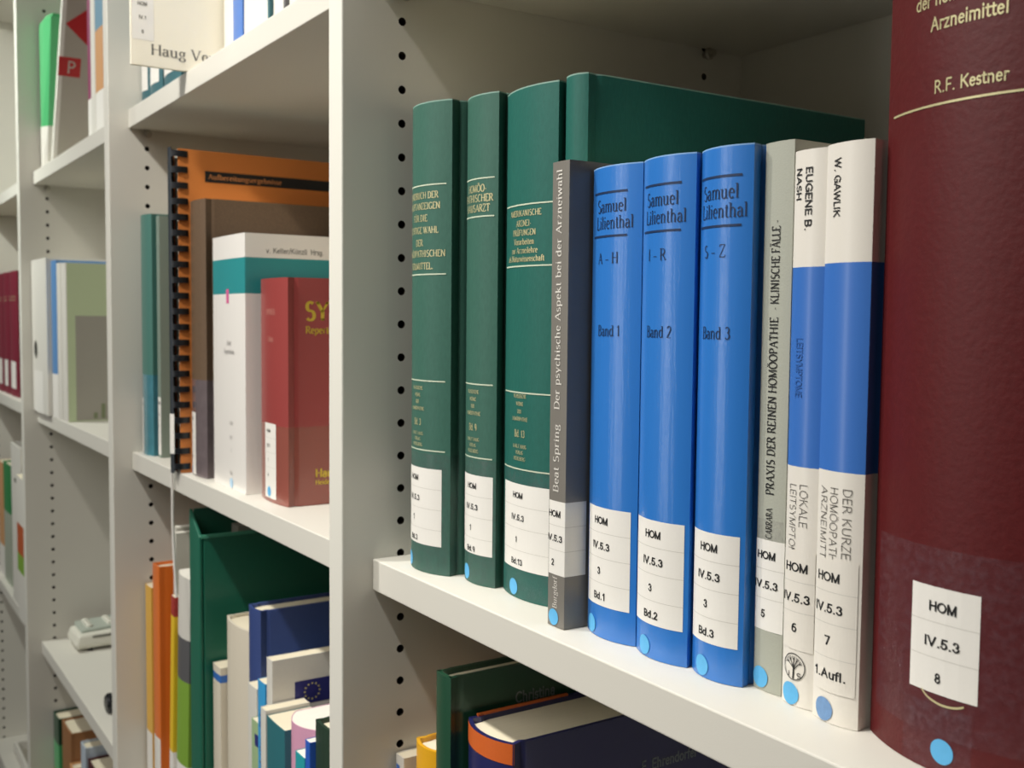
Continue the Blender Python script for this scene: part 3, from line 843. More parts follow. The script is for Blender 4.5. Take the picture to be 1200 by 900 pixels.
write(root, sd, 'Christina', 7.0 * MM, 59 * MM, 283.5 * MM, jacket_text, 'cover_text', xs=0.9)
write(root, sp, 'Afrika', 5.0 * MM, 0, 228 * MM, grey_text, rot=90, xs=0.9)
root, sp, sd = book('book', 'thick navy book with orange band and cream page tops, below the main shelf', 'book', GL,
                    71, 117, 39, Z1, 280, 200, [(268.5, navy), (280, navy)], bulge=7, groove=1.5, board=2.4)
patch(root, sp, -23 * MM, 25 * MM, 268.5 * MM, 279.9 * MM, orange_band, 'jacket_band', off=0.0002)
fl_ = MB(); fl_.box(-0.0226, -0.0207, 0.012, 0.075, 0.2795, 0.2812)
fl_.build('jacket_flap', orange_band, root)
write(root, sd, 'F. Ehrendorfer', 6.6 * MM, 118 * MM, 247.5 * MM, jacket_text, 'cover_text', xs=0.9)

# ------------------------------------------------------------------ middle left shelf
GM = 'books beside the comb-bound report'
teal_cover = M_('teal_cover', '#4a7a70', 0.42, bump=0.2, scale=900, var=0.08, coat=0.1)
teal_foil = M_('teal_under_foil', '#4b8592', 0.22, var=0.18, scale=120, coat=0.5)
brown_cloth = M_('brown_cloth', '#66513d', 0.5, bump=0.5, scale=500, var=0.25, coat=0.1)
brown_foil = M_('brown_under_foil', '#6d6264', 0.22, var=0.22, scale=120, coat=0.5)
teal_band = M_('teal_band', '#2f8f92', 0.35, var=0.04, coat=0.2)
glossy_white = M_('glossy_white', '#eeeae4', 0.3, var=0.02, coat=0.3)
red_cloth = M_('red_cloth', '#953f3c', 0.4, var=0.06, coat=0.2)
red_foil = M_('red_under_foil', '#8f5045', 0.25, var=0.08, coat=0.4)
gold_bright = M_('bright_gold', '#e0c445', 0.4, var=0.06, metallic=0.3)
pale_red = M_('pale_red_print', '#c98478', 0.5)
pink_mark = M_('pink_mark', '#cf5f93', 0.5)
orange_card = M_('orange_card', '#d98442', 0.5, var=0.04, spec=0.3)
black_plastic = M_('black_plastic', '#15171b', 0.35)
comb_grey = M_('dark_comb_plastic', '#2c3238', 0.3)

def mini_label(root, sp, s0, s1, z0, z1, lines=('HOM', 'IV.1', '2'), sx=None, cap=2.8):
    spine_label(root, sp, s0, s1, z0, z1, list(lines), (s0 + s1) / 2 if sx is None else sx, cap=cap, top=z1 - 6, textmat=ink_soft)

root, sp, sd = book('book', 'teal book with a clear foil foot, leftmost on its shelf beside the upright', 'book', GM,
                    -577, -537, 26, 0.2, 249, 175, [(84, teal_foil), (249, teal_cover)], bulge=4, groove=0.8)
mini_label(root, sp, -20, -3, 2, 59, ('HOM', 'III', '4'), -9)
root, sp, sd = book('book', 'thin greyish green booklet between the teal book and the comb-bound report', 'book', GM,
                    -531, -520, 33, 0.2, 246, 170, [(246, M_('grey_green', '#7d8c80', 0.5))], bulge=0.3, soft=True)
mini_label(root, sp, -5.3, 5.2, 3, 62, ('HOM', 'III', '5'), 0)

# comb-bound report
root = empty('comb_bound_report', (-0.4115, 0.0135, 0.0002))
tag(root, 'tall comb-bound report with a bright orange cover and black title strip', 'report', GM)
mb = MB(); mb.box(-0.007, 0.0062, 0.0075, 0.2175, 0.0005, 0.2965)
mb.build('page_block', paper_white, root)
mb = MB(); mb.box(0.0064, 0.0070, 0.0065, 0.2185, 0, 0.297)
oc = mb.build('front_cover', orange_card, root)
mb = MB(); mb.box(-0.0078, -0.0072, 0.0065, 0.2185, 0, 0.297)
mb.build('back_cover', orange_card, root)
cs_ = Side(0.0070)
ts = patch(oc, cs_, 0.0312, 0.205, 0.2686, 0.2786, ink, 'title_strip', off=0.0002)
write(oc, cs_, 'Aufbereitungsergebnisse', 4.6 * MM, 34 * MM, 273.7 * MM, M_('title_orange', '#d98f56', 0.5), 'title_text', 'serif', bold=0.05, fit=71, off=0.0004, align='l')
ccx, ccy, crx, cry = -0.0005, 0.0095, 0.0095, 0.0098
def comb_strip(mb, a0, a1, z0, z1, n=10, th=0.0009):
    L = []
    for i in range(n + 1):
        a = math.radians(a0 + (a1 - a0) * i / n)
        for k in (0, th):
            for zz in (z0, z1):
                L.append((ccx + (crx - k) * math.cos(a), ccy + (cry - k) * math.sin(a), zz))
    f = []
    for i in range(n):
        o = 4 * i
        f += [(o, o + 4, o + 5, o + 1), (o + 2, o + 3, o + 7, o + 6), (o + 1, o + 5, o + 7, o + 3), (o, o + 2, o + 6, o + 4)]
    f += [(0, 1, 3, 2), (4 * n, 4 * n + 2, 4 * n + 3, 4 * n + 1)]
    mb.add(L, f)
mb = MB(); comb_strip(mb, 165, 300, 0.0, 0.298)
cb = mb.build('comb_spine', comb_grey, root)
for k in range(21):
    mb = MB(); z0 = 0.0035 + k * 0.0143
    comb_strip(mb, 300, 405, z0, z0 + 0.0056, 12)
    mb.build('comb_ring', black_plastic, root)
mb = MB(); L = []
for i in range(9):
    a = math.radians(195 + 112 * i / 8)
    for zz in (0.018, 0.055): L.append((ccx + (crx + 0.0004) * math.cos(a), ccy + (cry + 0.0004) * math.sin(a), zz))
mb.add(L, [(2 * i, 2 * i + 2, 2 * i + 3, 2 * i + 1) for i in range(8)])
mb.build('spine_label', sticker, root, fix=False)

root, sp, sd = book('book', 'speckled dark brown book with clear foil foot, right of the comb-bound report', 'book', GM,
                    -402.5, -357.8, 27, 0.2, 248.5, 180, [(88, brown_foil), (248.5, brown_cloth)], bulge=3.5, groove=1.2)
mini_label(root, sp, -22, 0, 1.5, 58, ('HOM', 'IV', '1', 'Bd.1'), -12)
dot(root, sp, -17 * MM, 5 * MM, 4 * MM, dot_blue)
root, sp, sd = book('book', 'thick glossy white book with a teal band, between the brown and the red book', 'book', GM,
                    -341.5, -258.5, 30.5, 0.2, 212.5, 160, [(163.8, glossy_white), (193, teal_band), (212.5, glossy_white)], bulge=1.0, groove=0.0, board=2.0, pages=paper_white)
write(root, sd, 'v. Keller/K\u00fcnzli (Hrsg.)', 4.6 * MM, 18.5 * MM, 199.0 * MM, ink_soft, 'cover_text', align='l', fit=50, bold=-0.03)
patch(root, sp, -2.5 * MM, 4 * MM, 156 * MM, 168 * MM, pink_mark, 'cover_mark')
for s, z in (('Kent', 123), ('Repertorium', 116)): write(root, sp, s, 4.5 * MM, 4 * MM, z * MM, M_('pale_print', '#b9b6b2', 0.5), xs=0.9)
for s, z in (('HOM', 56), ('IV.1', 44), ('3', 33), ('Bd.1', 14)): write(root, sp, s, 3.2 * MM, 8 * MM, z * MM, M_('pale_print', '#b9b6b2', 0.5), 'label_text')
dot(root, sp, 8 * MM, 5.5 * MM, 4.2 * MM, M_('pale_dot', '#b4d4ea', 0.5))
root, sp, sd = book('book', 'thick red book with gold letters SY on its cover, standing nearest the near upright', 'book', GM,
                    -245.5, -187.5, 37, 0.2, 175, 160, [(61, red_foil), (175, red_cloth)], bulge=3.0, groove=1.8, board=2.4)
write(root, sd, 'SYNTHESIS', 13.5 * MM, 16.8 * MM, 149.8 * MM, gold_bright, 'cover_text', 'serif', align='l', bold=0.09, xs=1.0)
write(root, sd, 'Repertorium', 5.4 * MM, 17 * MM, 135.4 * MM, gold_bright, 'cover_text', 'serif', align='l', bold=0.07)
write(root, sd, 'Haug Verlag', 6.8 * MM, 25 * MM, 24.8 * MM, gold_bright, 'cover_text', 'serif', align='l', bold=0.09)
write(root, sd, 'Heidelberg', 3.8 * MM, 25 * MM, 17.6 * MM, gold_bright, 'cover_text', 'serif', align='l', bold=0.07)
for s, z in (('SYNTHESIS', 149), ('Edition 7', 128)): write(root, sp, s, 4.2 * MM, 0, z * MM, pale_red, font='serif', xs=0.7, bold=0.03)
mini_label(root, sp, -14, 10, 3, 62, ('HOM', 'IV.1', '7', 'A'), -5)
dot(root, sp, -4 * MM, 8 * MM, 4 * MM, dot_blue)

# cord hanging over the shelf edge
pts = [(-0.4232, 0.0178, 0.0016), (-0.4225, 0.0170, 0.0017), (-0.422, 0.0166, -0.003), (-0.4225, 0.0172, -0.02), (-0.4225, 0.0172, -0.05), (-0.4195, 0.0175, -0.085), (-0.415, 0.018, -0.118)]
cu_pts = []
for i in range(len(pts) - 1):
    for k in range(4):
        t = k / 4; p0 = pts[max(i - 1, 0)]; p1 = pts[i]; p2 = pts[i + 1]; p3 = pts[min(i + 2, len(pts) - 1)]
        cu_pts.append(tuple(0.5 * ((2 * p1[j]) + (-p0[j] + p2[j]) * t + (2 * p0[j] - 5 * p1[j] + 4 * p2[j] - p3[j]) * t * t + (-p0[j] + 3 * p1[j] - 3 * p2[j] + p3[j]) * t ** 3) for j in range(3)))
cu_pts.append(pts[-1])
mb = MB(); mb.tube(cu_pts, 0.0014, 8)
tag(mb.build('cord', M_('cord_white', '#dcd8d2', 0.5), smooth=True), 'thin white cord hanging over the shelf edge below the comb-bound report', 'cord')

# ------------------------------------------------------------------ lower left shelf
GB = 'books on the lower left shelf'
yel2 = M_('soft_yellow', '#e0b04c', 0.5); orange2 = M_('orange_cover', '#e0701f', 0.42, var=0.04, coat=0.15)
pamph = M_('grey_pamphlet', '#c6c2b6', 0.6); darkgrey = M_('dark_grey_cover', '#5a5a5c', 0.5)
grassgreen = M_('grass_green', '#7fa63c', 0.5); redtop = M_('red_top', '#a5352f', 0.5); strong_yel = M_('strong_yellow', '#e6bf2a', 0.5)
bind_green = M_('binder_green', '#176650', 0.45, bump=0.4, scale=300, var=0.06, coat=0.15)
cream = M_('cream_cover', '#d9d0bd', 0.55, var=0.05); navy2 = M_('navy_cloth', '#34477e', 0.5, bump=0.3, scale=800, var=0.1)
ltgrey = M_('light_grey_cover', '#d6d3ca', 0.55); palegreen = M_('pale_green', '#9fb98c', 0.5); skyblue = M_('sky_blue', '#3c9fd8', 0.45)
eu_blue = M_('flag_blue', '#2e2f74', 0.5); star_yel = M_('flag_star', '#d8cf8a', 0.5); tealspine = M_('teal_spine', '#2f6f78', 0.45)
pink = M_('pink_cover', '#d79db8', 0.5); tealthin = M_('teal_thin', '#2aa0a8', 0.45); blue3 = M_('bright_blue', '#2c5fc0', 0.45)
ribgreen = M_('ribbed_green', '#22392a', 0.55, 'pages', bump=0.8, scale=700, var=0.35); magenta = M_('magenta_cover', '#b8235c', 0.5)
white_lab = sticker

def low(label, x0, x1, y, ztop, m, **k):
    """a book of the lower left shelf, given the height of its top above the main shelf boards"""
    nm = k.pop('name', 'book'); cat = k.pop('cat', 'book'); dp = k.pop('depth', 170); lab = k.pop('lab', None); bands = k.pop('bands', None)
    h = ztop + 359.8
    r = book(nm, label, cat, k.pop('group', GB), x0, x1, y, Z1, h, dp, bands(h) if bands else [(h, m)], **k)
    if lab:
        patch(r[0], r[1], -(x1 - x0) / 2 * 0.92 * MM, (x1 - x0) / 2 * 0.92 * MM, lab[0] * MM, lab[1] * MM, white_lab, 'spine_label')
    return r
SOFT = dict(soft=True, bulge=0.5)
low('slim yellow book with a white label at its foot, leftmost below the comb-bound report', -582, -558, 30.5, -143, yel2, lab=(0, 58), **SOFT)
low('bright orange book with a white label at its foot, right of the slim yellow book', -555, -529, 31, -115, orange2, bulge=1.0, groove=0.6, lab=(0, 62))
for x0, x1, y, zt, ln, dep, lab in ((-526, -517, 41, -68, 0.07, 200, 'leaning grey pamphlet whose pages curl at the top, right of the orange book'),
                                    (-515.5, -508, 38, -72, 0.07, 205, 'thin leaning grey pamphlet, second one right of the orange book')):
    r, s_, d_ = low(lab, x0, x1, y, zt, pamph, lean=ln, depth=dep, pages=paper_white, **SOFT)
    patch(r, s_, -4 * MM, 1 * MM, 60 * MM, 150 * MM, M_('moss', '#5f7350', 0.5), 'cover_mark')
low('thin booklet with red top and yellow spine, between the leaning pamphlets and the green-grey one', -506, -494, 33, -135, None, lean=0.07,
    bands=lambda h: [(62, white_lab), (h - 20, strong_yel), (h, redtop)], **SOFT)
low('booklet with grey and grass green spine, touching the left of the dark green binder', -491, -453, 33, -108, None, lean=0.07,
    bands=lambda h: [(60, white_lab), (h - 105, grassgreen), (h - 62, darkgrey), (h, ltgrey)], pages=paper_white, soft=True, bulge=4)

# dark green binder, open at the top
root = empty('binder', (-0.412, 0.034, -0.3598))
tag(root, 'large dark green binder open at the top, its back board taller than its front', 'binder', GB)
mb = MB(); mb.box(-0.0155, -0.0125, 0.004, 0.245, 0, 0.322); mb.build('back_board', bind_green, root, bevel=0.0008)
mb = MB(); mb.box(0.0125, 0.0155, 0.004, 0.245, 0, 0.300); mb.build('front_board', bind_green, root, bevel=0.0008)
mb = MB()
mb.add([(-0.0155, 0.0, 0), (0.0155, 0.0, 0), (0.0155, 0.0, 0.300), (-0.0155, 0.0, 0.322), (-0.0155, 0.0032, 0), (0.0155, 0.0032, 0), (0.0155, 0.0032, 0.300), (-0.0155, 0.0032, 0.322)],
       [(0, 1, 2, 3), (5, 4, 7, 6), (0, 4, 5, 1), (3, 2, 6, 7), (0, 3, 7, 4), (1, 5, 6, 2)])
mb.build('spine', bind_green, root, bevel=0.0008)
mb = MB(); mb.box(-0.0118, 0.006, 0.04, 0.24, 0.002, 0.305); mb.build('paper_sheets', M_('grey_sheets', '#b5b1a4', 0.7), root)
mb = MB(); mb.box(0.0132, 0.0162, 0.002, 0.055, 0.2985, 0.3015); mb.build('edge_strip', M_('edge_green', '#4c9c80', 0.4), root)

low('slim cream book with a blue band near its top, right of the dark green binder', -391, -369, 44, -178, None, bands=lambda h: [(h - 14, cream), (h - 7, royal_band), (h, cream)], **SOFT)
low('tall cream hardback with browned page tops, between the banded cream book and the navy book', -366, -304, 45, -128, cream, bulge=5, groove=1.2)
low('navy cloth hardback with cream page tops, tallest right of the cream hardback', -301, -272, 45, -102, navy2, bulge=3, groove=1.6, board=2.6)
low('light grey booklet below the navy hardback, left of the pale green booklet', -271.5, -250, 36, -160, ltgrey, **SOFT)
r, s_, d_ = low('pale green booklet with dark blue corner, between the light grey and the blue booklet', -249, -232, 31, -182, palegreen, **SOFT)
patch(r, s_, 0.5 * MM, 8 * MM, 158 * MM, 168 * MM, eu_blue, 'cover_mark')
r, s_, d_ = low('thin sky blue booklet with upright dark lettering, left of the white flag brochure', -231, -214, 30, -144, skyblue, **SOFT)
write(r, s_, 'Naturheilmedizin', 8 * MM, 1.0 * MM, 160 * MM, eu_blue, rot=90, bold=0.02)
r, s_, d_ = low('white brochure with a dark blue flag of stars on its cover', -211.5, -199, 30.5, -121, ltgrey, cat='brochure', name='brochure', soft=True, bulge=0.3, depth=200)
fb = patch(r, d_, 18.5 * MM, 52 * MM, 200 * MM, 219 * MM, eu_blue, 'flag', off=0.0002)
st = MB()
for k in range(12):
    a = 2 * math.pi * k / 12; c0 = (33 + 6.3 * math.cos(a), 209.5 + 6.3 * math.sin(a))
    P = []
    for j in range(10):
        rr = 1.15 if j % 2 == 0 else 0.5
        b = math.pi / 2 + j * math.pi / 5
        P.append(d_.at((c0[0] + rr * math.cos(b)) * MM, (c0[1] + rr * math.sin(b)) * MM, 0.0004))
    st.add(P, [tuple(range(10))])
st.build('flag_stars', star_yel, fb, fix=False)
low('white and teal book standing in front of the flag brochure', -185, -148, 20.5, -157, None, bands=lambda h: [(h, tealspine)], soft=True, bulge=0.6, depth=36)
r, s_, d_ = low('white booklet edge beside the teal spine, in front of the flag brochure', -197, -185.5, 20, -154, ltgrey, depth=36, **SOFT)
low('pink rounded folder of white pages, in front of the ribbed dark green book', -147, -102, 19, -143, pink, name='folder', cat='folder', soft=True, bulge=10, pages=paper_white, depth=55)
low('thin teal booklet right of the pink folder, jutting slightly forward', -100.5, -83.5, 10, -152, tealthin, soft=True, bulge=0.3, pages=paper_white)
low('thin bright blue booklet between the teal booklet and the ribbed dark green book', -82.8, -74.5, 10, -138, blue3, soft=True, bulge=0.3, pages=paper_white)
low('dark green ribbed book right of the bright blue booklet, before the near upright', -73.5, -46, 13, -122, ribgreen, bulge=1.0, groove=0.8)
low('magenta book with white page tops, in the corner by the near upright', -45, -21, 7, -152, magenta, bulge=1.0, groove=0.6, pages=paper_white)

# ------------------------------------------------------------------ upper left shelf
GU = 'books on the upper left shelf'
ivory = M_('ivory_cover', '#ece6d4', 0.45, var=0.02, coat=0.1)
teal_small = M_('dark_teal_cloth', '#35626a', 0.5, var=0.12)
Z3 = 360.2
for x0, x1, y, lab in ((-584, -551, 31, 'dark teal book with white label, leftmost on the upper shelf beside the far upright'),
                       (-548, -503, 30, 'dark teal book with white label, second on the upper shelf behind the ivory booklet'),
                       (-498, -440, 30, 'wide dark teal book with white label, right behind the ivory booklet on the upper shelf')):
    r, s_, d_ = book('book', lab, 'book', GU, x0, x1, y, Z3, 240, 180, [(240, teal_small)], bulge=4, groove=0.8)
    mini_label(r, s_, -(x1 - x0) * 0.42, (x1 - x0) * 0.36, 17, 62, ('HOM', 'IV.1', '5'), -(x1 - x0) * 0.18)
r, s_, d_ = book('booklet', 'ivory booklet jutting over the upper shelf edge with a publisher imprint on its cover', 'booklet', GU,
                 -378.5, -374.2, -27.5, Z3, 235, 150, [(235, ivory)], soft=True, bulge=0.3)
write(r, d_, 'Haug Verlag', 9.0 * MM, 17.0 * MM, 14.6 * MM, ink_soft, 'cover_text', 'serif', align='l', fit=72)
lb = patch(r, d_, 1 * MM, 19.5 * MM, 21.5 * MM, 60 * MM, sticker, 'spine_label')
for s, z in (('HOM', 52), ('IV.1', 40.5), ('8', 28.5)): write(lb, d_, s, 3.2 * MM, 10 * MM, z * MM, ink_soft, 'label_text', off=0.0004)
for x0, x1, y, m, lab in ((-371, -342, 52, white_cover, 'white book on the upper shelf, left of the narrow blue-spined book'),
                          (-341, -316, 50, royal_band, 'narrow blue-spined book on the upper shelf among white books'),
                          (-315, -288, 51, white_cover, 'white book on the upper shelf, right of the narrow blue-spined book'),
                          (-286, -252, 50, white_cover, 'white book on the upper shelf, left of the thin green booklet'),
                          (-251, -247, 48, teal_small, 'thin green booklet between white books on the upper shelf'),
                          (-246, -217.5, 51, white_cover, 'white book on the upper shelf, between the thin green and thin grey booklets'),
                          (-217, -213, 48, darkgrey, 'thin dark grey booklet between white books on the upper shelf'),
                          (-212, -165, 51, white_cover, 'white book on the upper shelf, right of the thin grey booklet'),
                          (-164, -110, 51, white_cover, 'white book on the upper shelf, second from the near upright'),
                          (-109, -58, 51, white_cover, 'white book on the upper shelf, nearest the near upright')):
    book('book', lab, 'book', GU, x0, x1, y, Z3, 235, 160, [(235, m)], soft=True, bulge=0.6 if x1 - x0 < 60 else 1.0, pages=paper_white)

# ------------------------------------------------------------------ second bay: upper, middle, lower shelves
GC = 'books in the second bay'
leaf_green = M_('leaf_green', '#4fb070', 0.35, var=0.05, coat=0.2)
card_white = M_('card_white', '#dcd9d0', 0.5); arrow_red = M_('arrow_red', '#b3191c', 0.45); cover_grey = M_('cover_grey', '#aaa497', 0.55)
plum = M_('plum_cover', '#8a2f5c', 0.5); slate_blue = M_('slate_blue', '#6a93ab', 0.5); tan = M_('tan_orange', '#d09a68', 0.5)
root = empty('folder', (-1.1705, 0.031, 0.3602))
tag(root, 'bright leaf green folder with white label foot, beside the green-tinted upright', 'folder', GC)
mb = MB()
def wedge(z): return 0.016 + 0.052 * z / 0.224
v = []
for z in (0.0, 0.066, 0.218, 0.224):
    w = wedge(z); i = 0.004 if z == 0.224 else 0.0
    v += [(i, 0.003 + i, z), (0.004 + i, i, z), (w * 0.6, i, z), (w - i, 0.006 + i, z), (w - i, 0.17, z), (i, 0.17, z)]
f = []; mi = []
for k in range(3):
    for j in range(6): mb.f.append((6 * k + j, 6 * k + (j + 1) % 6, 6 * k + 6 + (j + 1) % 6, 6 * k + 6 + j)); mb.m.append(1 if k == 0 else 0)
mb.f += [(5, 4, 3, 2, 1, 0), (18, 19, 20, 21, 22, 23)]; mb.m += [0, 0]
mb.v = v
mb.build('cover', [leaf_green, card_white], root)
# leaning magazine with red arrow and P
r, s_, d_ = book('magazine', 'grey and white magazine leaning right, with a red arrow and a red P square', 'magazine', GC, -1153, -1141, 41, 360.3, 270, 205,
                 [(270, card_white)], soft=True, bulge=0.4, lean=0.4266)
patch(r, d_, 6 * MM, 200 * MM, 0.6 * MM, 269 * MM, cover_grey, 'cover_panel', off=0.0001)
mb = MB()
mb.add([d_.at(6 * MM, 217 * MM, 0.0003), d_.at(40 * MM, 188 * MM, 0.0003), d_.at(40 * MM, 246 * MM, 0.0003)], [(0, 1, 2)])
mb.build('red_arrow', arrow_red, r, fix=False)
pq = patch(r, d_, 0 * MM, 30 * MM, 143 * MM, 170.5 * MM, arrow_red, 'red_square', off=0.0003)
write(pq, d_, 'P', 18 * MM, 18 * MM, 156.5 * MM, M_('grey_print', '#b9b3a8', 0.5), 'square_letter', bold=-0.03, off=0.0005)
for x0, x1, y, bands, lab in ((-888, -868, 42, [(62, sticker), (240, plum)], 'slim plum book right of the leaning magazine'),
                              (-865, -840, 41, [(240, card_white)], 'slim white book between the plum and the tan book'),
                              (-838, -796, 41, [(62, sticker), (138, tan), (240, slate_blue)], 'tan and blue book with white label foot, near the middle upright'),
                              (-794, -782, 41, [(62, sticker), (240, redtop)], 'thin red book right of the tan and blue book')):
    book('book', lab, 'book', GC, x0, x1, y, Z3, 240, 165, bands, soft=True, bulge=0.5, pages=paper_white)

# middle shelf of the second bay
pale_sage = M_('pale_sage', '#b9c6a0', 0.5); grey_panel = M_('grey_panel', '#9b978c', 0.5)
root = empty('ring_binder', (-1.1095, 0.0145, 0.0002))
tag(root, 'white ring binder with a dark finger hole, left on its shelf beside the far upright', 'binder', GC)
mb = MB()
mb.box(-0.0615, -0.0585, 0.0032, 0.27, 0, 0.226); mb.box(0.0585, 0.0615, 0.0032, 0.27, 0, 0.226)
mb.build('side_boards', card_white, root, bevel=0.0006)
mb = MB(); mb.box(-0.0615, 0.0615, 0, 0.003, 0, 0.226); sb_ = mb.build('spine', card_white, root, bevel=0.0006)
mb = MB(); mb.lathe([(0.0135, 0.0032), (0.0135, -0.0008), (0.0108, -0.0008), (0.0108, 0.0031)], (-0.028, 0, 0.094), 'y', 24)
mb.build('finger_ring', M_('ring_metal', '#a9a9a2', 0.3, metallic=0.8), root, smooth=True)
mb = MB(); mb.lathe([(0.0106, 0.0), (0.0106, -0.0004), (0.0001, -0.0004)], (-0.028, 0, 0.094), 'y', 24)
mb.build('finger_hole', M_('hole_black', '#141311', 0.8), root)
mb = MB(); mb.box(-0.055, 0.055, 0.02, 0.26, 0.004, 0.212); mb.build('paper_sheets', paper_white, root)
patch(root, type('P', (), {'at': staticmethod(lambda s, z, o: (s, -o, z))}), -0.045, 0.03, 0.0, 0.062, sticker, 'spine_label', off=0.0003)
r, s_, d_ = book('book', 'light blue book with white label foot, right of the white ring binder', 'book', GC, -1046, -1006, 19.5, 0.2, 221, 180, [(62, sticker), (221, M_('mid_blue', '#5f8fc4', 0.4))], bulge=1.5, groove=0.6)
r, s_, d_ = book('book', 'slim white book, left of the pale sage covered book', 'book', GC, -1004, -975, 20.5, 0.2, 216, 180, [(216, card_white)], soft=True, bulge=0.5)
r, s_, d_ = book('book', 'white-spined book with pale sage cover and grey panel with bars', 'book', GC, -974, -943, 21, 0.2, 215, 200, [(215, card_white)], soft=True, bulge=0.6)
cp = patch(r, d_, 2 * MM, 198 * MM, 0.5 * MM, 214.5 * MM, pale_sage, 'cover_panel', off=0.0001)
patch(cp, d_, 12 * MM, 190 * MM, 2 * MM, 144 * MM, grey_panel, 'grey_panel', off=0.0003)
for k, (a, h) in enumerate(((34, 12), (44, 24), (54, 36), (64, 48), (74, 60))):
    patch(cp, d_, a * MM, (a + 5) * MM, 4 * MM, h * MM, M_('bar_green', '#77805f', 0.5), 'chart_bar', off=0.0005)

# desk telephone
tel_white = M_('telephone_white', '#dedccf', 0.35, var=0.02); tel_grey = M_('telephone_grey', '#a9b1a6', 0.35, var=0.03)
root = empty('telephone', (-1.109, 0.054, -0.3598))
tag(root, 'white desk telephone with grey button plate lying on the lower shelf', 'telephone')
mb = MB()
mb.add([(-0.032, 0, 0.004), (0.032, 0, 0.004), (0.032, 0.19, 0.004), (-0.032, 0.19, 0.004), (-0.034, -0.002, 0.012), (0.034, -0.002, 0.012), (0.034, 0.19, 0.014), (-0.034, 0.19, 0.014),
        (-0.031, 0.002, 0.026), (0.031, 0.002, 0.026), (0.031, 0.19, 0.032), (-0.031, 0.19, 0.032)],
       [(3, 2, 1, 0), (0, 1, 5, 4), (1, 2, 6, 5), (2, 3, 7, 6), (3, 0, 4, 7), (4, 5, 9, 8), (5, 6, 10, 9), (6, 7, 11, 10), (7, 4, 8, 11), (8, 9, 10, 11)])
base = mb.build('base', tel_white, root, bevel=0.004)
mb = MB(); mb.box(0.0325, 0.0338, 0.022, 0.16, 0.0205, 0.0235); mb.build('side_slot', M_('slot_dark', '#6f6e66', 0.6), base)
mb = MB()
mb.add([(-0.036, 0.008, 0.0262), (0.022, 0.008, 0.0262), (0.022, 0.185, 0.0318), (-0.036, 0.185, 0.0318), (-0.036, 0.010, 0.031), (0.021, 0.010, 0.031), (0.021, 0.185, 0.038), (-0.036, 0.185, 0.038)],
       [(3, 2, 1, 0), (4, 5, 6, 7), (0, 1, 5, 4), (1, 2, 6, 5), (2, 3, 7, 6), (3, 0, 4, 7)])
plate = mb.build('button_plate', tel_grey, root, bevel=0.0015)
for i in range(3):
    for j in range(5):
        mb = MB(); zz = 0.0308 + (0.012 + j * 0.03) * 0.04
        mb.lathe([(0.0052, 0), (0.0052, 0.003), (0.004, 0.0042), (0.0001, 0.0044)], (-0.022 + i * 0.015, 0.022 + j * 0.03, zz), 'z', 14)
        mb.build('button', tel_white, root, smooth=True)
for sx in (-0.025, 0.025):
    for sy in (0.02, 0.17):
        mb = MB(); mb.lathe([(0.004, 0), (0.0045, 0.005)], (sx, sy, 0), 'z', 12); mb.build('foot', black_plastic, root)

# small round black object
mb = MB(); mb.lathe([(0.0001, 0), (0.010, 0.0), (0.0125, 0.003), (0.0125, 0.007), (0.010, 0.010), (0.0045, 0.0102), (0.004, 0.0085), (0.0001, 0.0085)], (0, 0, 0), 'y', 24)
o = mb.build('tape_roll', black_plastic, smooth=True)
o.location = (-0.806, 0.036, -0.3473)
tag(o, 'small round black roll standing on the lower shelf, half hidden by the upright', 'roll')

# bottom shelf of the second bay
Z5 = -719.8
brown_board = M_('brown_board', '#9a6a42', 0.55, var=0.12); maroon = M_('maroon_board', '#4a1f22', 0.5); pale_blue = M_('pale_blue', '#b8c4d0', 0.5)
for x0, x1, y, h, m, bands, lab in ((-1170, -1128, 34, 246, None, [(160, grassgreen), (205, leaf_green), (246, dark_green)], 'green book on the lowest visible shelf of the second bay, beside the upright'),
                                    (-1122, -1052, 38, 248, brown_board, None, 'brown hardback with worn cream page tops on the lowest visible shelf'),
                                    (-1050, -1022, 35, 206, tan, None, 'small tan book in front of the brown hardback'),
                                    (-1020, -985, 34, 205, card_white, None, 'small white book right of the small tan book'),
                                    (-982, -950, 38, 262, pale_blue, None, 'pale blue book right of the brown hardback on the lowest visible shelf'),
                                    (-945, -890, 40, 250, maroon, None, 'maroon book rightmost in view on the lowest visible shelf')):
    book('book', lab, 'book', GC, x0, x1, y, Z5, h, 170, bands or [(h, m)], bulge=1.0, groove=0.8)

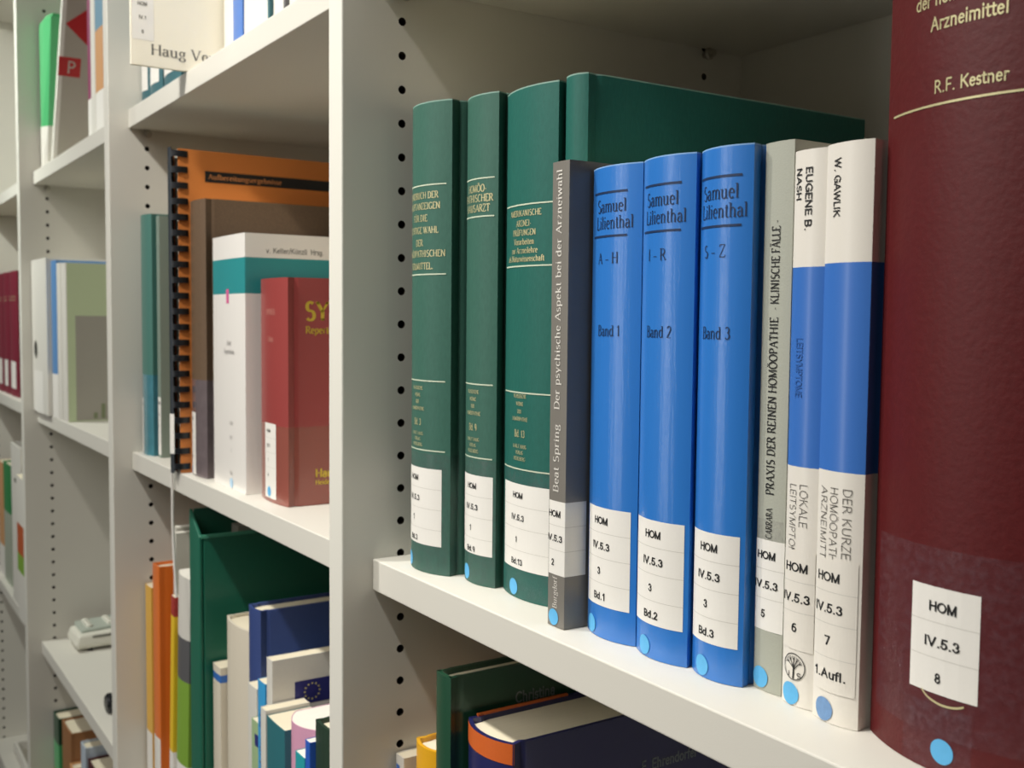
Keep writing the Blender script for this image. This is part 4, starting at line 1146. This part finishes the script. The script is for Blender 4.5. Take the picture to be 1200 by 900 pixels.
# ------------------------------------------------------------------ farthest bay
GD = 'books in the farthest bay'
wine = M_('wine_cloth', '#7c2436', 0.5, bump=0.2, scale=700, var=0.1)
for x0, x1, lab in ((-1742, -1682, 'wine red volume with white label, leftmost at the picture edge'),
                    (-1680, -1602, 'wine red volume with white label, second from the picture edge'),
                    (-1598, -1530, 'wine red volume with white label, third from the picture edge'),
                    (-1526, -1432, 'wine red volume with white label, rightmost of its row')):
    r, s_, d_ = book('book', lab, 'book', 'wine red volumes in the farthest bay', x0, x1, 30, 0.2, 221, 170, [(221, wine)], bulge=2.5, groove=1.2)
    w = (x1 - x0) / 2
    patch(r, s_, -w * 0.55 * MM, w * 0.6 * MM, 14 * MM, 62 * MM, sticker, 'spine_label')
    for z in (170, 176): patch(r, s_, -w * 0.7 * MM, w * 0.7 * MM, z * MM, (z + 0.8) * MM, gold, 'spine_rule')
low('dark orange book at the picture edge in the farthest bay', -1700, -1638, 30, -139, None, bands=lambda h: [(60, sticker), (h, tan)], group=GD, **SOFT)
low('green and grey book beside the white magazine file in the farthest bay', -1634, -1548, 30, -134, None, bands=lambda h: [(135, M_('grey_sage', '#a9b09f', 0.5)), (h, M_('kelly_green', '#2f8a4c', 0.45))], group=GD, bulge=1, groove=0.5)
root = empty('magazine_file', (-1.405, 0.021, -0.3598))
tag(root, 'white upright magazine file in the farthest bay, behind the orange and green book', 'file')
mb = MB()
mb.box(-0.055, -0.052, 0, 0.24, 0, 0.28); mb.box(0.052, 0.055, 0, 0.24, 0, 0.28); mb.box(-0.052, 0.052, 0.237, 0.24, 0, 0.28); mb.box(-0.052, 0.052, 0, 0.24, 0, 0.003)
mb.build('body', card_white, root)
mb = MB(); mb.box(-0.052, 0.052, 0.0, 0.003, 0.003, 0.28); mb.build('front_panel', card_white, root)
mb = MB(); mb.box(-0.018, 0.020, -0.0006, 0.0, 0.215, 0.222); mb.build('grip_slot', M_('slot_dark', '#6f6e66', 0.6), root)
low('white, orange and green book jutting forward in the farthest bay', -1340, -1248, 11.5, -121, None,
    bands=lambda h: [(80, card_white), (110, grassgreen), (160, M_('brick_orange', '#b6582f', 0.5)), (h, card_white)], group=GD, **SOFT)
# shallow tray at the foot
root = empty('tray', (-1.62, 0.045, -0.7198))
tag(root, 'shallow white tray on the lowest visible shelf of the farthest bay', 'tray')
mb = MB(); mb.box(-0.05, 0.10, 0, 0.2, 0, 0.003); mb.build('tray_floor', cover_grey, root)
mb = MB(); mb.box(-0.05, 0.10, 0, 0.006, 0.003, 0.02); mb.box(-0.05, 0.10, 0.194, 0.2, 0.003, 0.02); mb.box(-0.05, -0.044, 0.006, 0.194, 0.003, 0.02); mb.box(0.094, 0.10, 0.006, 0.194, 0.003, 0.02)
mb.build('tray_rim', card_white, root)
for o in bpy.data.objects:
    if 'spine' in o.keys(): del o['spine']
